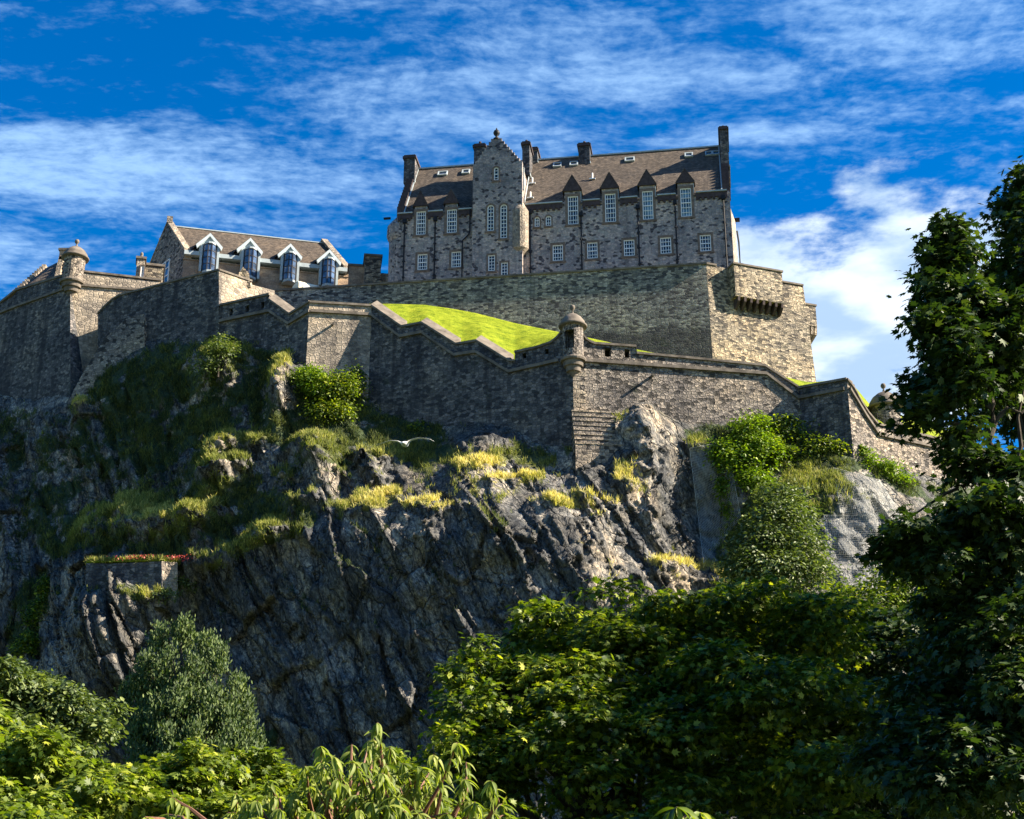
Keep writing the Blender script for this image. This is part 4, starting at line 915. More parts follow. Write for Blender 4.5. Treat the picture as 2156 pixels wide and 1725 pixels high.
K += [(-200, 1000, 158), (-200, 1300, 148), (-200, 1700, 141), (0, 1000, 150), (0, 1200, 144.5), (0, 1400, 140.5), (0, 1700, 137),
      (200, 900, 146), (200, 1050, 141.5), (190, 1140, 139.0), (350, 900, 141.8), (350, 1050, 137.4), (350, 1140, 135.6),
      (500, 850, 138.6), (500, 1000, 134.6), (500, 1130, 131.6), (650, 870, 134.8), (650, 960, 132.6), (650, 1060, 129.6),
      (800, 950, 133.0), (800, 1010, 131), (820, 1050, 128.2), (950, 955, 131.9), (960, 1000, 128.2), (1000, 1058, 124.7),
      (1120, 965, 130.6), (1150, 1015, 127.2), (1150, 1078, 123.5), (1210, 985, 129.2), (1220, 1100, 122.8), (1225, 1200, 121.2),
      (186, 1266, 128.6), (262, 1268, 128.5), (340, 1270, 128.4), (378, 1250, 129.8), (192, 1330, 126.2), (300, 1330, 129.6), (235, 1400, 126.0), (330, 1400, 129.6), (140, 1310, 133.0), (145, 1200, 137.0), (260, 1170, 136.4), (200, 1172, 137.0), (345, 1168, 134.4), (415, 1215, 131.6), (200, 1700, 131.5), (400, 1290, 132.6), (370, 1450, 130.4), (400, 1700, 127.6),
      (430, 1240, 132.2), (500, 1170, 130.4), (500, 1400, 127.8), (550, 1700, 125.4), (610, 1130, 128.6), (600, 1350, 126.6),
      (690, 1112, 126.9), (700, 1300, 125.3), (720, 1700, 122.6), (840, 1085, 124.2), (880, 1200, 123.8), (900, 1400, 122.5), (900, 1700, 120.5),
      (1000, 1085, 122.9), (1050, 1200, 122.2), (1050, 1350, 121.3), (1100, 1700, 118.6), (1180, 1190, 121.1), (1200, 1300, 120.0),
      (1350, 1000, 128.0), (1350, 1100, 126.6), (1350, 1200, 125.0), (1350, 1300, 122.9), (1350, 1700, 118.5), (1300, 965, 129.0), (1400, 960, 128.6),
      (1440, 1000, 130.0), (1450, 1080, 129.4), (1475, 1150, 128.9), (1485, 1230, 127.4), (1462, 970, 131.2), (1485, 1050, 131.8), (1505, 1130, 131.4), (1515, 1180, 130.4),
      (1540, 950, 129.9), (1565, 1050, 128.2), (1545, 1180, 126.4), (1640, 950, 130.6), (1640, 1050, 127.8), (1640, 1200, 123.2), (1640, 1400, 118),
      (1720, 1000, 128.8), (1800, 1010, 127.2), (1740, 1100, 126.0), (1800, 1200, 122.6), (1900, 1090, 128), (1850, 1300, 118.6), (2050, 1200, 126), (2300, 1200, 133), (1500, 1700, 115.8), (1900, 1700, 112.5), (2400, 1700, 114)]
KP = np.array([list(at(*k)) for k in K])
kx_, kz_, ky_ = KP[:, 0], KP[:, 2], KP[:, 1]
def rbf_fit():
    n = len(kx_); D = np.hypot(kx_[:, None]-kx_[None], (kz_[:, None]-kz_[None]))
    A_ = np.zeros((n+3, n+3)); A_[:n, :n] = D + np.eye(n)*-.25; A_[:n, n] = 1; A_[:n, n+1] = kx_; A_[:n, n+2] = kz_; A_[n:, :n] = A_[:n, n:].T
    return np.linalg.lstsq(A_, np.concatenate([ky_, [0, 0, 0]]), rcond=None)[0]
W_ = rbf_fit()
def baseF(X, Z):
    out = np.empty(X.shape); f = out.reshape(-1); x = X.reshape(-1); z = Z.reshape(-1)
    for i in range(0, len(x), 20000):
        D = np.hypot(x[i:i+20000, None]-kx_[None], z[i:i+20000, None]-kz_[None])
        f[i:i+20000] = D@W_[:-3]+W_[-3]+W_[-2]*x[i:i+20000]+W_[-1]*z[i:i+20000]
    return out
# outcrops and ledges: px, py, half-width m, half-height m, how far out, veg, dry
BUMPS = [(345, 1112, 4.4, 1.7, 1.9, 1, .9), (270, 1085, 2.4, 1.8, 1.4, 1, .8), (420, 1112, 1.6, .9, 1.0, 1, .7), (200, 1115, 2.0, 2.0, 1.0, .8, .5), (470, 950, 1.7, 1.6, 1.6, 1, .7), (455, 1010, 2.0, 1.1, 1.4, 1, .75), (500, 990, 1.3, 1.0, 1.0, 1, .6), (545, 935, 1.1, .6, .9, 1, .6),
         (665, 945, 2.0, 1.3, 2.0, 1, .8), (685, 978, 1.6, 1.0, 1.3, 1, .6), (600, 1000, 1.0, 1.0, .9, 1, .7), (785, 985, 1.4, 1.8, 1.9, .25, .5), (780, 962, 1.6, .5, 1.0, 1, .8), (565, 1138, 1.9, 1.2, 1.6, 1, .6), (640, 1062, 1.4, .6, .9, .8, .7),
         (450, 1190, 2.4, 1.0, .8, 1, .6), (490, 1165, 1.6, .8, .7, 1, .6), (590, 800, 1.0, 3.0, 1.6, .8, .8), (600, 845, .9, 1.6, 1.0, .3, .5), (455, 770, 2.6, 2.4, 1.2, 1, .4), (172, 862, .8, .7, 1.0, .8, 1), (330, 1262, 1.8, .7, .5, 1, .8),
         (750, 1072, 1.5, .6, .7, 1, .9), (805, 1048, 1.6, .6, .7, 1, .8), (880, 1060, 1.8, .6, .7, .9, 1), (930, 1072, 1.4, .5, .6, .8, 1), (1060, 1012, 1.6, .5, .7, .9, 1), (1000, 985, 1.6, .6, .8, .8, .9), (1110, 1005, 1.2, .4, .6, .8, 1), (1240, 1045, .9, .5, .6, .9, 1), (1170, 1060, 1.6, .5, .6, .7, .9), (1330, 985, 1.2, .5, .7, .9, .9), (1400, 1190, 1.6, .5, .9, .9, 1), (1250, 1140, .8, .8, .6, .6, .8), (1470, 940, 1.6, .7, .8, .9, .6),
         (1690, 1035, 3.4, 2.0, 1.3, 1, .55), (1730, 1060, 2.0, 1.2, .8, 1, .6), (1650, 1080, 2.0, 1.6, .8, 1, .4),
         (1010, 930, 2.6, 2.2, 1.6, 0, 0), (1060, 1150, 1.6, .8, 1.2, .3, .8), (1000, 1120, 1.4, .4, .8, .2, .5), (1240, 1010, 1.2, 1.8, 1.0, 0, .3), (1320, 1020, 1.6, 1.2, 1.1, .6, .9),
         (1300, 900, 1.0, 1.6, 1.2, .2, .5), (1350, 900, 1.2, 3.0, 2.0, 0, .2), (1390, 980, 1.4, 3.5, 1.4, 0, .2), (1290, 1080, 1.5, 1.0, 1.0, .6, .9), (1360, 1090, 1.4, 1.2, 1.0, .3, .8), (1260, 1235, 1.8, 1.5, 1.4, .2, .6), (1340, 1220, 1.6, 1.4, 1.2, .1, .5), (1420, 1200, 1.6, 1.0, 1.5, .6, .9), (1480, 1225, 1.8, 1.0, 1.5, .6, .9)]
hx = .17; GX = np.arange(-66, 74, hx); GZ = np.arange(6, 69, hx)
X, Z = np.meshgrid(GX, GZ)
Y0 = baseF(X, Z)
for _ in range(30):
    Pd = np.pad(Y0, 1, mode='edge'); Y0 = (Pd[:-2, 1:-1]+Pd[2:, 1:-1]+Pd[1:-1, :-2]+Pd[1:-1, 2:])/4
def topx(X, Y, Z):
    f = Y*math.cos(TH)+(Z-CAM.z)*math.sin(TH); u = -Y*math.sin(TH)+(Z-CAM.z)*math.cos(TH)
    return CX+FPX*X/f, CY-FPX*u/f
PX, PY = topx(X, Y0, Z)
contact = np.interp(PX, BX, BY)
below = np.clip((PY-contact)/90, 0, 1)                     # 0 at the wall feet, 1 well below: relief fades in
veg = np.zeros(X.shape); dry_lit = np.full(X.shape, .05)  # real dry grass, with sunlight painted in: yellower on lit ledges, greener in shade
# grassy ground: under the walls at the left and centre, banks at the right
def region(pts, soft=18):
    """polygon mask in the photograph's frame, soft edge (photo px)"""
    ins = np.zeros(X.shape, bool); dist = np.full(X.shape, 1e9); n = len(pts)
    for i in range(n):
        x1, y1 = pts[i]; x2, y2 = pts[(i+1) % n]
        c = ((y1 > PY) != (y2 > PY)) & (PX < (x2-x1)*(PY-y1)/((y2-y1) if y2 != y1 else 1e-9)+x1); ins ^= c
        L2 = (x2-x1)**2+(y2-y1)**2; t = np.clip(((PX-x1)*(x2-x1)+(PY-y1)*(y2-y1))/L2, 0, 1)
        dist = np.minimum(dist, np.hypot(PX-x1-t*(x2-x1), PY-y1-t*(y2-y1)))
    return np.clip(.5+np.where(ins, dist, -dist)/(2*soft), 0, 1)
veg = np.maximum(veg, .8*region([(185, 800), (300, 735), (461, 715), (620, 750), (650, 850), (640, 960), (500, 930), (420, 960), (300, 1000), (220, 940)]))
veg = np.maximum(veg, .9*region([(640, 790), (790, 860), (1206, 950), (1150, 985), (1000, 960), (900, 1000), (780, 960), (650, 940)]))
veg = np.maximum(veg, .7*region([(60, 1100), (250, 1080), (430, 1010), (560, 1010), (620, 1060), (690, 1100), (520, 1170), (380, 1200), (300, 1180), (100, 1180)]))
veg = np.maximum(veg, .35*region([(-100, 850), (200, 850), (300, 1000), (420, 960), (500, 1100), (200, 1100), (-100, 1200)], 40))
veg = np.maximum(veg, .95*region([(1700, 950), (1785, 962), (1925, 1010), (2100, 1040), (2000, 1080), (1880, 1020), (1780, 980), (1770, 1080), (1600, 1120), (1560, 1250), (1480, 1230), (1520, 1130), (1590, 1050), (1640, 1000)]))
veg = np.maximum(veg, .8*region([(1440, 905), (1640, 880), (1640, 960), (1540, 940), (1450, 935)], 12))
veg = np.maximum(veg, .25*region([(850, 990), (1000, 975), (1200, 990), (1200, 1080), (1000, 1060), (850, 1070)], 12))
veg = np.maximum(veg, .9*region([(690, 1100), (760, 1060), (840, 1030), (850, 1045), (760, 1085)], 10))
for bx_, by_, cx_, cy_ in ((60, 1290, 36, 95), (560, 1560, 20, 30)): veg = np.maximum(veg, .9*np.clip(1.6-np.hypot((PX-bx_-(by_-PY)*.35)/cx_, (PY-by_)/cy_)*1.3, 0, 1))
# structural relief
th = math.radians(24)                                     # steep cleavage dipping down to the right
Xr = X*math.cos(th)+Z*math.sin(th); Zr = -X*math.sin(th)+Z*math.cos(th)
wx = fbm(X*.12, Z*.12, Y0*.05, 3, 11)*1.0; wz = fbm(X*.12+9, Z*.12, 0, 3, 12)*1.0
dsp = 0
tone = np.zeros(X.shape)
def blocks(sx, sz, amp, seed, tilt):
    global tone
    f1, f2, r, dx, dy = worley((Xr+wx)/sx, (Zr+wz)/sz, seed); tone = tone+(r-.5)*min(1, amp*2.2)-.35*np.exp(-((f2-f1)/.08)**2)
    a = r*6.283
    return amp*((r-.5)*1.6 + tilt*(dx*np.cos(a*3)+dy*np.sin(a*3)) + .5*np.exp(-((f2-f1)/.06)**2))
rocky = 1-.6*np.clip(veg, 0, 1)
lit_ = np.clip(np.maximum((PX-1150)/120, region([(640, 1100), (850, 1000), (1000, 940), (1230, 940), (1230, 1180), (1130, 1120), (1000, 1090), (850, 1095)], 40)), 0, 1)
rt = np.clip((PX-1180)/160, 0, 1)                         # to the right the rock breaks into blocks, elsewhere into long slabs
def slabs(sx, sz, amp, seed, bias):
    """long steep slabs: each its own height and its own tilt about the cleavage, no rounding"""
    global tone
    f1, f2, r, dx, dy = worley((Xr+wx)/sx, (Zr+wz)/sz+3*vnoise((Xr+wx)/sx*.7, 0, 0, seed), seed, .95)
    r2 = (r*7.13) % 1; tone = tone+(r-.5)*min(1, amp*2.6)-.25*np.exp(-((f2-f1)/.05)**2)
    return amp*((r-.5)*1.5+(r2*2-1+bias)*dx*1.6+(r*3 % 1-.4)*dy*1.2)
dsp = dsp+rocky*(slabs(2.8, 9, .85, 21, .25)+slabs(1.2, 3.6, .42, 22, .1)+slabs(.5, 1.5, .16, 23, 0))*(1-.62*lit_)+rocky*blocks(4.2, 5.0, .55, 24, 1.6)*(1-.75*lit_)
dsp = dsp+rocky*rt*(blocks(2.4, 2.8, .26, 31, 1.4)+blocks(.9, 1.2, .10, 32, 1.3))
dsp = dsp+fbm(X*.13, Z*.13, 0, 3, 41)*.8+fbm(X*1.3, Z*1.3, 0, 4, 51)*(.10+.22*veg)
led = fbm(X*.08, Z*.45+X*.08, 0, 3, 61); dsp = dsp+rocky*.6*(1-.5*lit_)*np.round(led*4)/4*np.clip((PX-600)/400, .25, 1)
Y = Y0+dsp*(.10+.90*below)
hump = np.zeros(X.shape)
for (bx_, by_, rw, rh, am, vg, dr) in BUMPS:
    k0 = np.argmin(np.hypot(PX-bx_, PY-by_)); x0, z0 = X.flat[k0], Z.flat[k0]
    wob = 1+.9*fbm(X*1.1, Z*1.1, 0, 4, int(bx_)+7)
    d2 = ((X-x0)/rw)**2+((Z-z0)/rh)**2; g = np.exp(-d2*wob)
    sharp = 1/(1+np.exp((Z-z0-rh*.2)/(rh*.38)))*np.exp(-((X-x0)/rw)**4*np.clip(wob, .4, 2))*np.exp(-np.clip(z0-Z, 0, None)/(rh*2.6))
    Y = Y-am*(2.0 if bx_ < 480 else 1.7 if bx_ < 700 else .8)*(.45*g+.85*sharp)
    gv = np.clip(1.5*np.exp(-(((X-x0)/(rw*1.25))**2+((Z-z0-rh*.3)/(rh*1.1))**2)*wob), 0, 1); hump = np.maximum(hump, gv)
    veg = np.where(gv > .25, veg*(1-gv)+vg*gv, veg); dry_lit = dry_lit*(1-gv)+(.15+.5*dr)*gv
dry_lit = np.clip(dry_lit+.45*region([(850, 940), (1500, 940), (1540, 1250), (1200, 1260), (1150, 1090), (690, 1100)], 30)+.35*fbm(X*.45, Z*.45, 0, 4, 77), 0, 1)  # sunlit crag top yellowed as a whole, plus random variation
# local slope: flat shelves collect grass
gz = np.gradient(Y, hx, axis=0); gx = np.gradient(Y, hx, axis=1)
flat = np.clip((gz-.9)/1.6, 0, 1)*np.clip(.5+1.5*fbm(X*.35, Z*.35, 0, 3, 81), 0, 1)
veg = np.clip(np.maximum(veg, flat*.75*(PY < 1330)), 0, 1)
veg = np.clip(veg*(1+1.3*fbm(X*.5, Z*.5, 0, 4, 91)+.8*fbm(X*1.6, Z*1.6, 0, 3, 92)), 0, 1)
gb = np.gradient(Y, hx, axis=0)
for _ in range(12):
    Pd = np.pad(gb, 1, mode='edge'); gb = (Pd[:-2, 1:-1]+Pd[2:, 1:-1]+Pd[1:-1, :-2]+Pd[1:-1, 2:])/4
shelf = np.clip((gb-.25)/.9, 0, 1)
Y = Y - hump*np.abs(fbm(X*1.1, Z*1.6, 0, 4, 95))*.7                # broken, not rounded
veg = np.clip(veg*(1.25-hump*(1.0-.85*shelf)), 0, 1)
gm = region([(1590, 1040), (1690, 985), (1790, 978), (1772, 1075), (1690, 1095), (1600, 1120)], 14)*(.75+.6*fbm(X*.9, Z*.9, 0, 3, 98)); veg = np.clip(np.maximum(veg, gm), 0, 1); hump = np.maximum(hump, gm*.8); dry_lit = dry_lit*(1-gm.clip(0, 1))+.45*gm.clip(0, 1)
keep = PY > np.interp(PX, BX, BY)-34
idx = np.arange(X.size).reshape(X.shape)
F = np.stack([idx[:-1, :-1], idx[:-1, 1:], idx[1:, 1:], idx[1:, :-1]], -1).reshape(-1, 4)
kf = keep.reshape(-1)[F].all(1); F = F[kf]
used_ = np.unique(F); remap = np.zeros(X.size, int); remap[used_] = np.arange(len(used_))
V = np.stack([X.ravel(), Y.ravel(), Z.ravel()], 1)[used_]
m, q, b, out = newmat('basalt_crag'); pos = geo_pos(q)
va = q.n('ShaderNodeAttribute', attribute_name='veg').outputs['Fac']; da = q.n('ShaderNodeAttribute', attribute_name='dry_lit').outputs['Fac']
rp = q.scale(pos, (1, 1, 1), (0, math.radians(24), 0)); strat = q.scale(rp, (1.0, 1.0, .28))
n1 = q.noise(strat, 1.4, 7, .68); n2 = q.noise(pos, .25, 4, .6); n3 = q.noise(pos, 3.5, 6, .7)
rc = q.ramp(n1, [(.30, (.03, .033, .036)), (.42, (.125, .125, .125)), (.55, (.225, .21, .185)), (.72, (.38, .345, .29))])
n4 = q.noise(q.scale(rp, (1.0, 1.0, .5)), 5.0, 5, .75)
rc = q.mix(.85, rc, q.ramp(n4, [(.38, (.22, .24, .26)), (.5, (.95, .95, .95)), (.60, (1.9, 1.8, 1.65))]), 'MULTIPLY')
for sx_, sz_, wd_, st_ in ((.55, .16, .035, .75), (1.5, .5, .05, .6)):
    cv = q.vmath('ADD', q.scale(rp, (sx_, sx_, sz_)), q.vmath('SCALE', q.n('ShaderNodeTexNoise', ins={'Vector': pos, 'Scale': .6, 'Detail': 2}).outputs[1]))
    ce = q.n('ShaderNodeTexVoronoi', feature='DISTANCE_TO_EDGE', ins={'Vector': cv, 'Scale': 1.0}).outputs['Distance']
    rc = q.mix(q.math('MULTIPLY', q.smooth(ce, wd_, 0), st_), rc, (.012, .013, .016))
    crk = ce if sx_ < 1 else crk
rc = q.mix(.8, rc, q.ramp(n2, [(.35, (.62, .68, .80)), (.5, (1, 1, 1)), (.66, (1.30, 1.14, .95))]), 'MULTIPLY')
ta = q.n('ShaderNodeAttribute', attribute_name='tone').outputs['Fac']
rc = q.mix(.8, rc, q.ramp(q.math('ADD', ta, .5), [(0, (.35, .38, .42)), (.5, (1, 1, 1)), (1, (1.6, 1.5, 1.38))]), 'MULTIPLY')
rc = q.mix(q.math('MULTIPLY', q.smooth(q.noise(pos, .6, 4, .6), .55, .72), .30), rc, (.05, .06, .035))
gc = q.ramp(n3, [(.3, (.014, .026, .012)), (.5, (.034, .056, .020)), (.7, (.075, .095, .035))])
dc = q.ramp(n3, [(.3, (.10, .10, .03)), (.5, (.26, .24, .07)), (.7, (.50, .42, .16))])
vc = q.mix(q.smooth(da, .15, .85), gc, dc)
rc = q.mix(q.math('MULTIPLY', q.n('ShaderNodeAttribute', attribute_name='pale').outputs['Fac'], .55), rc, q.ramp(n1, [(.36, (.08, .09, .10)), (.5, (.26, .27, .27)), (.64, (.48, .48, .46))]))
f = q.smooth(q.math('ADD', va, q.math('MULTIPLY', q.math('SUBTRACT', n3, .5), 1.0)), .38, .58)
q.t.links.new(q.mix(f, rc, vc), b.inputs['Base Color'])
hh = q.math('ADD', q.math('MULTIPLY', q.smooth(crk, 0, .06), .8), q.math('MULTIPLY', n1, .8))
hh = q.math('ADD', hh, q.math('ADD', q.math('MULTIPLY', n3, .4), q.math('MULTIPLY', n4, .7)))
bp = q.n('ShaderNodeBump', ins={'Strength': 1, 'Distance': .34, 'Height': hh}); q.t.links.new(bp.outputs[0], b.inputs['Normal']); b.inputs['Specular IOR Level'].default_value = .3
rock = npmesh('castle_rock', V, remap[F], m, attrs={'pale': np.maximum(region([(1455, 942), (1535, 928), (1575, 1090), (1540, 1200), (1480, 1200)], 8), region([(1740, 990), (1850, 1005), (1910, 1090), (1900, 1260), (1760, 1250), (1720, 1100), (1790, 1060)], 14)).ravel()[used_], 'tone': tone.ravel()[used_], 'veg': veg.ravel()[used_], 'dry_lit': dry_lit.ravel()[used_]}); tag(rock, kind='structure')
# ------------------------------------------------------------------ garden ground: one sheet, rising to meet the crag
gx_ = np.concatenate([np.linspace(-900, -90, 10), np.linspace(-80, 90, 60), np.linspace(100, 900, 10)]); gy_ = np.concatenate([np.linspace(-300, 0, 5), np.linspace(5, 130, 50), np.linspace(150, 1500, 10)])
XX, YY = np.meshgrid(gx_, gy_); tt = np.clip((YY-45)/75, 0, 1); ZZ = 14*tt*tt*(3-2*tt)*(YY < 170)*1.0+fbm(XX*.05, YY*.05, 0, 3, 5)*.5-.3
i2 = np.arange(XX.size).reshape(XX.shape); F2 = np.stack([i2[:-1, :-1], i2[:-1, 1:], i2[1:, 1:], i2[1:, :-1]], -1).reshape(-1, 4)
M['ground'] = grassmat('garden_grass', (.03, .045, .012), (.05, .075, .018), (.08, .10, .03), .3, .05)
tag(npmesh('ground', np.stack([XX.ravel(), YY.ravel(), ZZ.ravel()], 1), F2, 'ground', smooth=True), kind='structure')
def gz_at(x, y):
    t = min(max((y-45)/75, 0), 1); return 14*t*t*(3-2*t)-.3

PX2, PY2 = topx(X, Y, Z)
_px, _py, _Y, _k = PX2.ravel(), PY2.ravel(), Y.ravel(), keep.ravel()
def surf(x, y):
    d = np.hypot(_px-x, _py-y); c = np.where((d < 5) & _k)[0]
    if len(c) == 0: return float(_Y[np.argmin(d)])
    return float(_Y[c].min())
# ================================================================== vegetation
def leafmat(name, lo, mid, hi, trans=.35, rough=.55):
    m, q, b, out = newmat(name)
    la = q.n('ShaderNodeAttribute', attribute_name='lv').outputs['Fac']
    col = q.ramp(la, [(0, lo), (.55, mid), (1, hi)])
    q.t.links.new(col, b.inputs['Base Color']); b.inputs['Roughness'].default_value = rough; b.inputs['Specular IOR Level'].default_value = .45
    tr = q.n('ShaderNodeBsdfTranslucent', ins={0: q.mix(1.0, col, (1.25, 1.35, .45), 'MULTIPLY')})
    mx = q.n('ShaderNodeMixShader', ins={0: trans, 1: b.outputs[0], 2: tr.outputs[0]}); q.t.links.new(mx.outputs[0], out.inputs[0])
    return m
M['maple'] = leafmat('maple_leaves', (.018, .042, .008), (.12, .175, .012), (.40, .42, .035), .4)
M['maple_light'] = leafmat('young_maple_leaves', (.05, .085, .010), (.15, .21, .018), (.36, .38, .04), .4)
M['maple_dark'] = leafmat('deep_green_maple_leaves', (.012, .030, .008), (.032, .062, .012), (.10, .135, .020), .3)
M['yew'] = leafmat('yew_foliage', (.018, .040, .008), (.055, .092, .016), (.14, .18, .035), .2, .7)
M['laurel'] = leafmat('grey_green_foliage', (.035, .06, .02), (.10, .14, .04), (.24, .28, .09), .3)
M['ivy'] = leafmat('ivy_leaves', (.05, .10, .006), (.16, .25, .012), (.32, .40, .025), .35)
M['cherry'] = leafmat('long_fresh_leaves', (.08, .12, .018), (.17, .22, .03), (.33, .36, .06), .45, .6)
M['dry_lit_grass'] = leafmat('dry_lit_grass_blades', (.025, .045, .014), (.22, .24, .05), (.72, .60, .22), .35, .9)  # gold end raised to carry sunlight, dark green end for shaded grass
M['bark'] = plain('bark', (.055, .045, .035), .95, .4, 6, bump=.03)
M['stem'] = plain('reddish_twig', (.16, .08, .05), .7, .3, 8)
MAPLE = np.array([(0, 0, 0), (.10, -.10, .0), (.34, -.46, -.07), (.36, -.22, -.02), (.72, -.40, -.10), (.60, -.12, -.01), (1.0, 0, -.12), (.60, .12, -.01), (.72, .40, -.10), (.36, .22, -.02), (.34, .46, -.07), (.10, .10, 0)], float)
MAPLE_F = [(0, i, i+1) for i in range(1, 11)]
OVAL = np.array([(0, 0, 0), (.35, -.26, .05), (.75, -.20, .02), (1, 0, -.08), (.75, .20, .02), (.35, .26, .05)], float); OVAL_F = [(0, 1, 2), (0, 2, 3), (0, 3, 4), (0, 4, 5)]
SPRIG = np.array([(0, -.13, 0), (.55, -.24, .06), (1, 0, 0), (.55, .24, .06), (0, .13, 0)], float); SPRIG_F = [(0, 1, 2), (0, 2, 4), (2, 3, 4)]
BLADE = np.array([(0, -.035, 0), (0, .035, 0), (.55, .028, .02), (.55, -.028, .02), (1, 0, -.12)], float); BLADE_F = [(0, 1, 2), (0, 2, 3), (3, 2, 4)]
def leaves(name, P, D, Nn, size, tmpl, tf, lv, mat, par):
    """P positions, D leaf direction, Nn leaf normal (n,3)"""
    D = D/np.linalg.norm(D, axis=1, keepdims=True); B = np.cross(Nn, D); B /= np.maximum(np.linalg.norm(B, axis=1, keepdims=True), 1e-6); C_ = np.cross(D, B)
    t = tmpl[None]*size[:, None, None]
    V = P[:, None]+t[..., 0:1]*D[:, None]+t[..., 1:2]*B[:, None]+t[..., 2:3]*C_[:, None]
    k = len(tmpl); F = (np.array(tf)[None]+(np.arange(len(P))*k)[:, None, None]).reshape(-1, 3)
    return npmesh(name, V.reshape(-1, 3), F, mat, par, attrs={'lv': np.repeat(lv, k)})
def rnd_dir(rs, n): v = rs.normal(size=(n, 3)); return v/np.linalg.norm(v, axis=1, keepdims=True)
def bl(x, y, Y, rx, ry, rd=None):
    """crown lobe seen at photo pixel (x, y), Y metres away, radii in photo pixels, depth radius in metres"""
    c = at(x, y, Y); s = ppm(c); return (np.array(c), np.array([rx/s, rd if rd else (rx+ry)/2/s, ry/s]))
def crown(blobs, n, size, seed, per=9, spread=.28, up=.75, shell=.62, bump_=.22, flat=.5, lump=1.0, fill=.12):
    rs = np.random.RandomState(seed); nc = n//per
    wts = np.array([r[0]*r[2]+r[0]*r[1] for c, r in blobs]); wts = wts/wts.sum()
    bi = rs.choice(len(blobs), nc, p=wts); Cc = np.array([b_[0] for b_ in blobs])[bi]; R = np.array([b_[1] for b_ in blobs])[bi]
    d = rnd_dir(rs, nc); d[:, 2] = np.where(d[:, 2] < -.2, -d[:, 2]*rs.choice([1, -1], nc, p=[.55, .45]), d[:, 2])
    lum = 1+bump_*fbm(d[:, 0]*2.4*lump+bi*7.3, d[:, 1]*2.4*lump, d[:, 2]*2.4*lump, 3, seed)*2
    rr = shell+(1-shell)*rs.rand(nc)**.55; inner = rs.rand(nc) < fill; rr = np.where(inner, rs.rand(nc)*.8, rr)
    P = Cc+d*R*(rr*lum)[:, None]
    out = d/R; out /= np.linalg.norm(out, axis=1, keepdims=True)
    P = np.repeat(P, per, 0); out = np.repeat(out, per, 0); m_ = len(P)
    off = rs.normal(size=(m_, 3))*spread; off[:, 2] *= flat; P = P+off
    Nn = out*.45+np.array([0, 0, up])+rs.normal(size=(m_, 3))*.42; Nn /= np.linalg.norm(Nn, axis=1, keepdims=True)
    D = out*.8+rs.normal(size=(m_, 3))*.8+np.array([0, 0, -.25]); D -= Nn*(D*Nn).sum(1, keepdims=True)
    lv = np.clip(.42+.22*rs.normal(size=m_)+np.repeat(.16*rs.normal(size=nc), per), 0, 1)
    return P, D, Nn, size*(.65+.6*rs.rand(m_)), lv
def clumps(blobs, m, seed, r0=.26, r1=.44, flat=.62, core=.62):
    """break each crown lobe into many separate boughs of foliage sitting on its surface"""
    rs = np.random.RandomState(seed); out = []
    for c, R in blobs:
        k = max(5, int(m*(R[0]*R[2])/4.0))
        for d in rnd_dir(rs, k):
            if d[2] < -.45: d[2] *= -1
            s_ = rs.uniform(r0, r1); rad = min(R[0], R[2])
            out.append((c+d*R*rs.uniform(.62, .98), np.array([rad*s_*rs.uniform(.9, 1.4), rad*s_*rs.uniform(.9, 1.4), rad*s_*flat])))
        out.append((c, R*core))
    return out
def tree(name, label, cat, base, blobs, n, size, mat, seed, kind='maple', group=None, trunk_r=.3, limbs=True, **kw):
    base = Vector(base); r = empty(name, base, label, cat, group)
    sub_ = kw.pop('sub', None); P, D, Nn, sz, lv = crown(clumps(blobs, sub_, seed, flat=1.25 if kind == 'sprig' else .62) if sub_ else blobs, n, size, seed, **kw)
    tm, tf = {'maple': (MAPLE, MAPLE_F), 'oval': (OVAL, OVAL_F), 'sprig': (SPRIG, SPRIG_F)}[kind]
    if kind == 'sprig': D = D*.5+np.array([0, 0, 1.1])
    leaves('crown', P, D, Nn, sz, tm, tf, lv, mat, r)
    if trunk_r:
        mb = MB(); rs = random.Random(seed); top = Vector(sum(b_[0] for b_ in blobs)/len(blobs)); top = Vector((top.x*.35+base.x*.65, top.y*.35+base.y*.65, top.z))
        L = top-base; n_ = 7; pts = [base+L*(i/n_)+Vector((rs.uniform(-1, 1), rs.uniform(-1, 1), 0))*trunk_r*.5*(i > 0) for i in range(n_+1)]
        mb.tube(pts, [trunk_r*(1-.6*i/n_) for i in range(n_+1)], 8)
        if limbs:
            for bc, br in blobs:
                for j in range(3):
                    s0 = pts[rs.randint(2, n_-1)]; e = Vector(bc)+Vector((rs.uniform(-.5, .5)*br[0], rs.uniform(-.5, .5)*br[1], rs.uniform(-.3, .6)*br[2]))
                    mid = (s0+e)/2+Vector((0, 0, -.08*(e-s0).length)); mb.tube([s0, mid, e], [trunk_r*.35, trunk_r*.22, trunk_r*.06], 5)
        mb.build('trunk', 'bark', r)
    return r
def g0(x, Y): p = at(x, 1700, Y); return Vector((p.x, Y, gz_at(p.x, Y)))
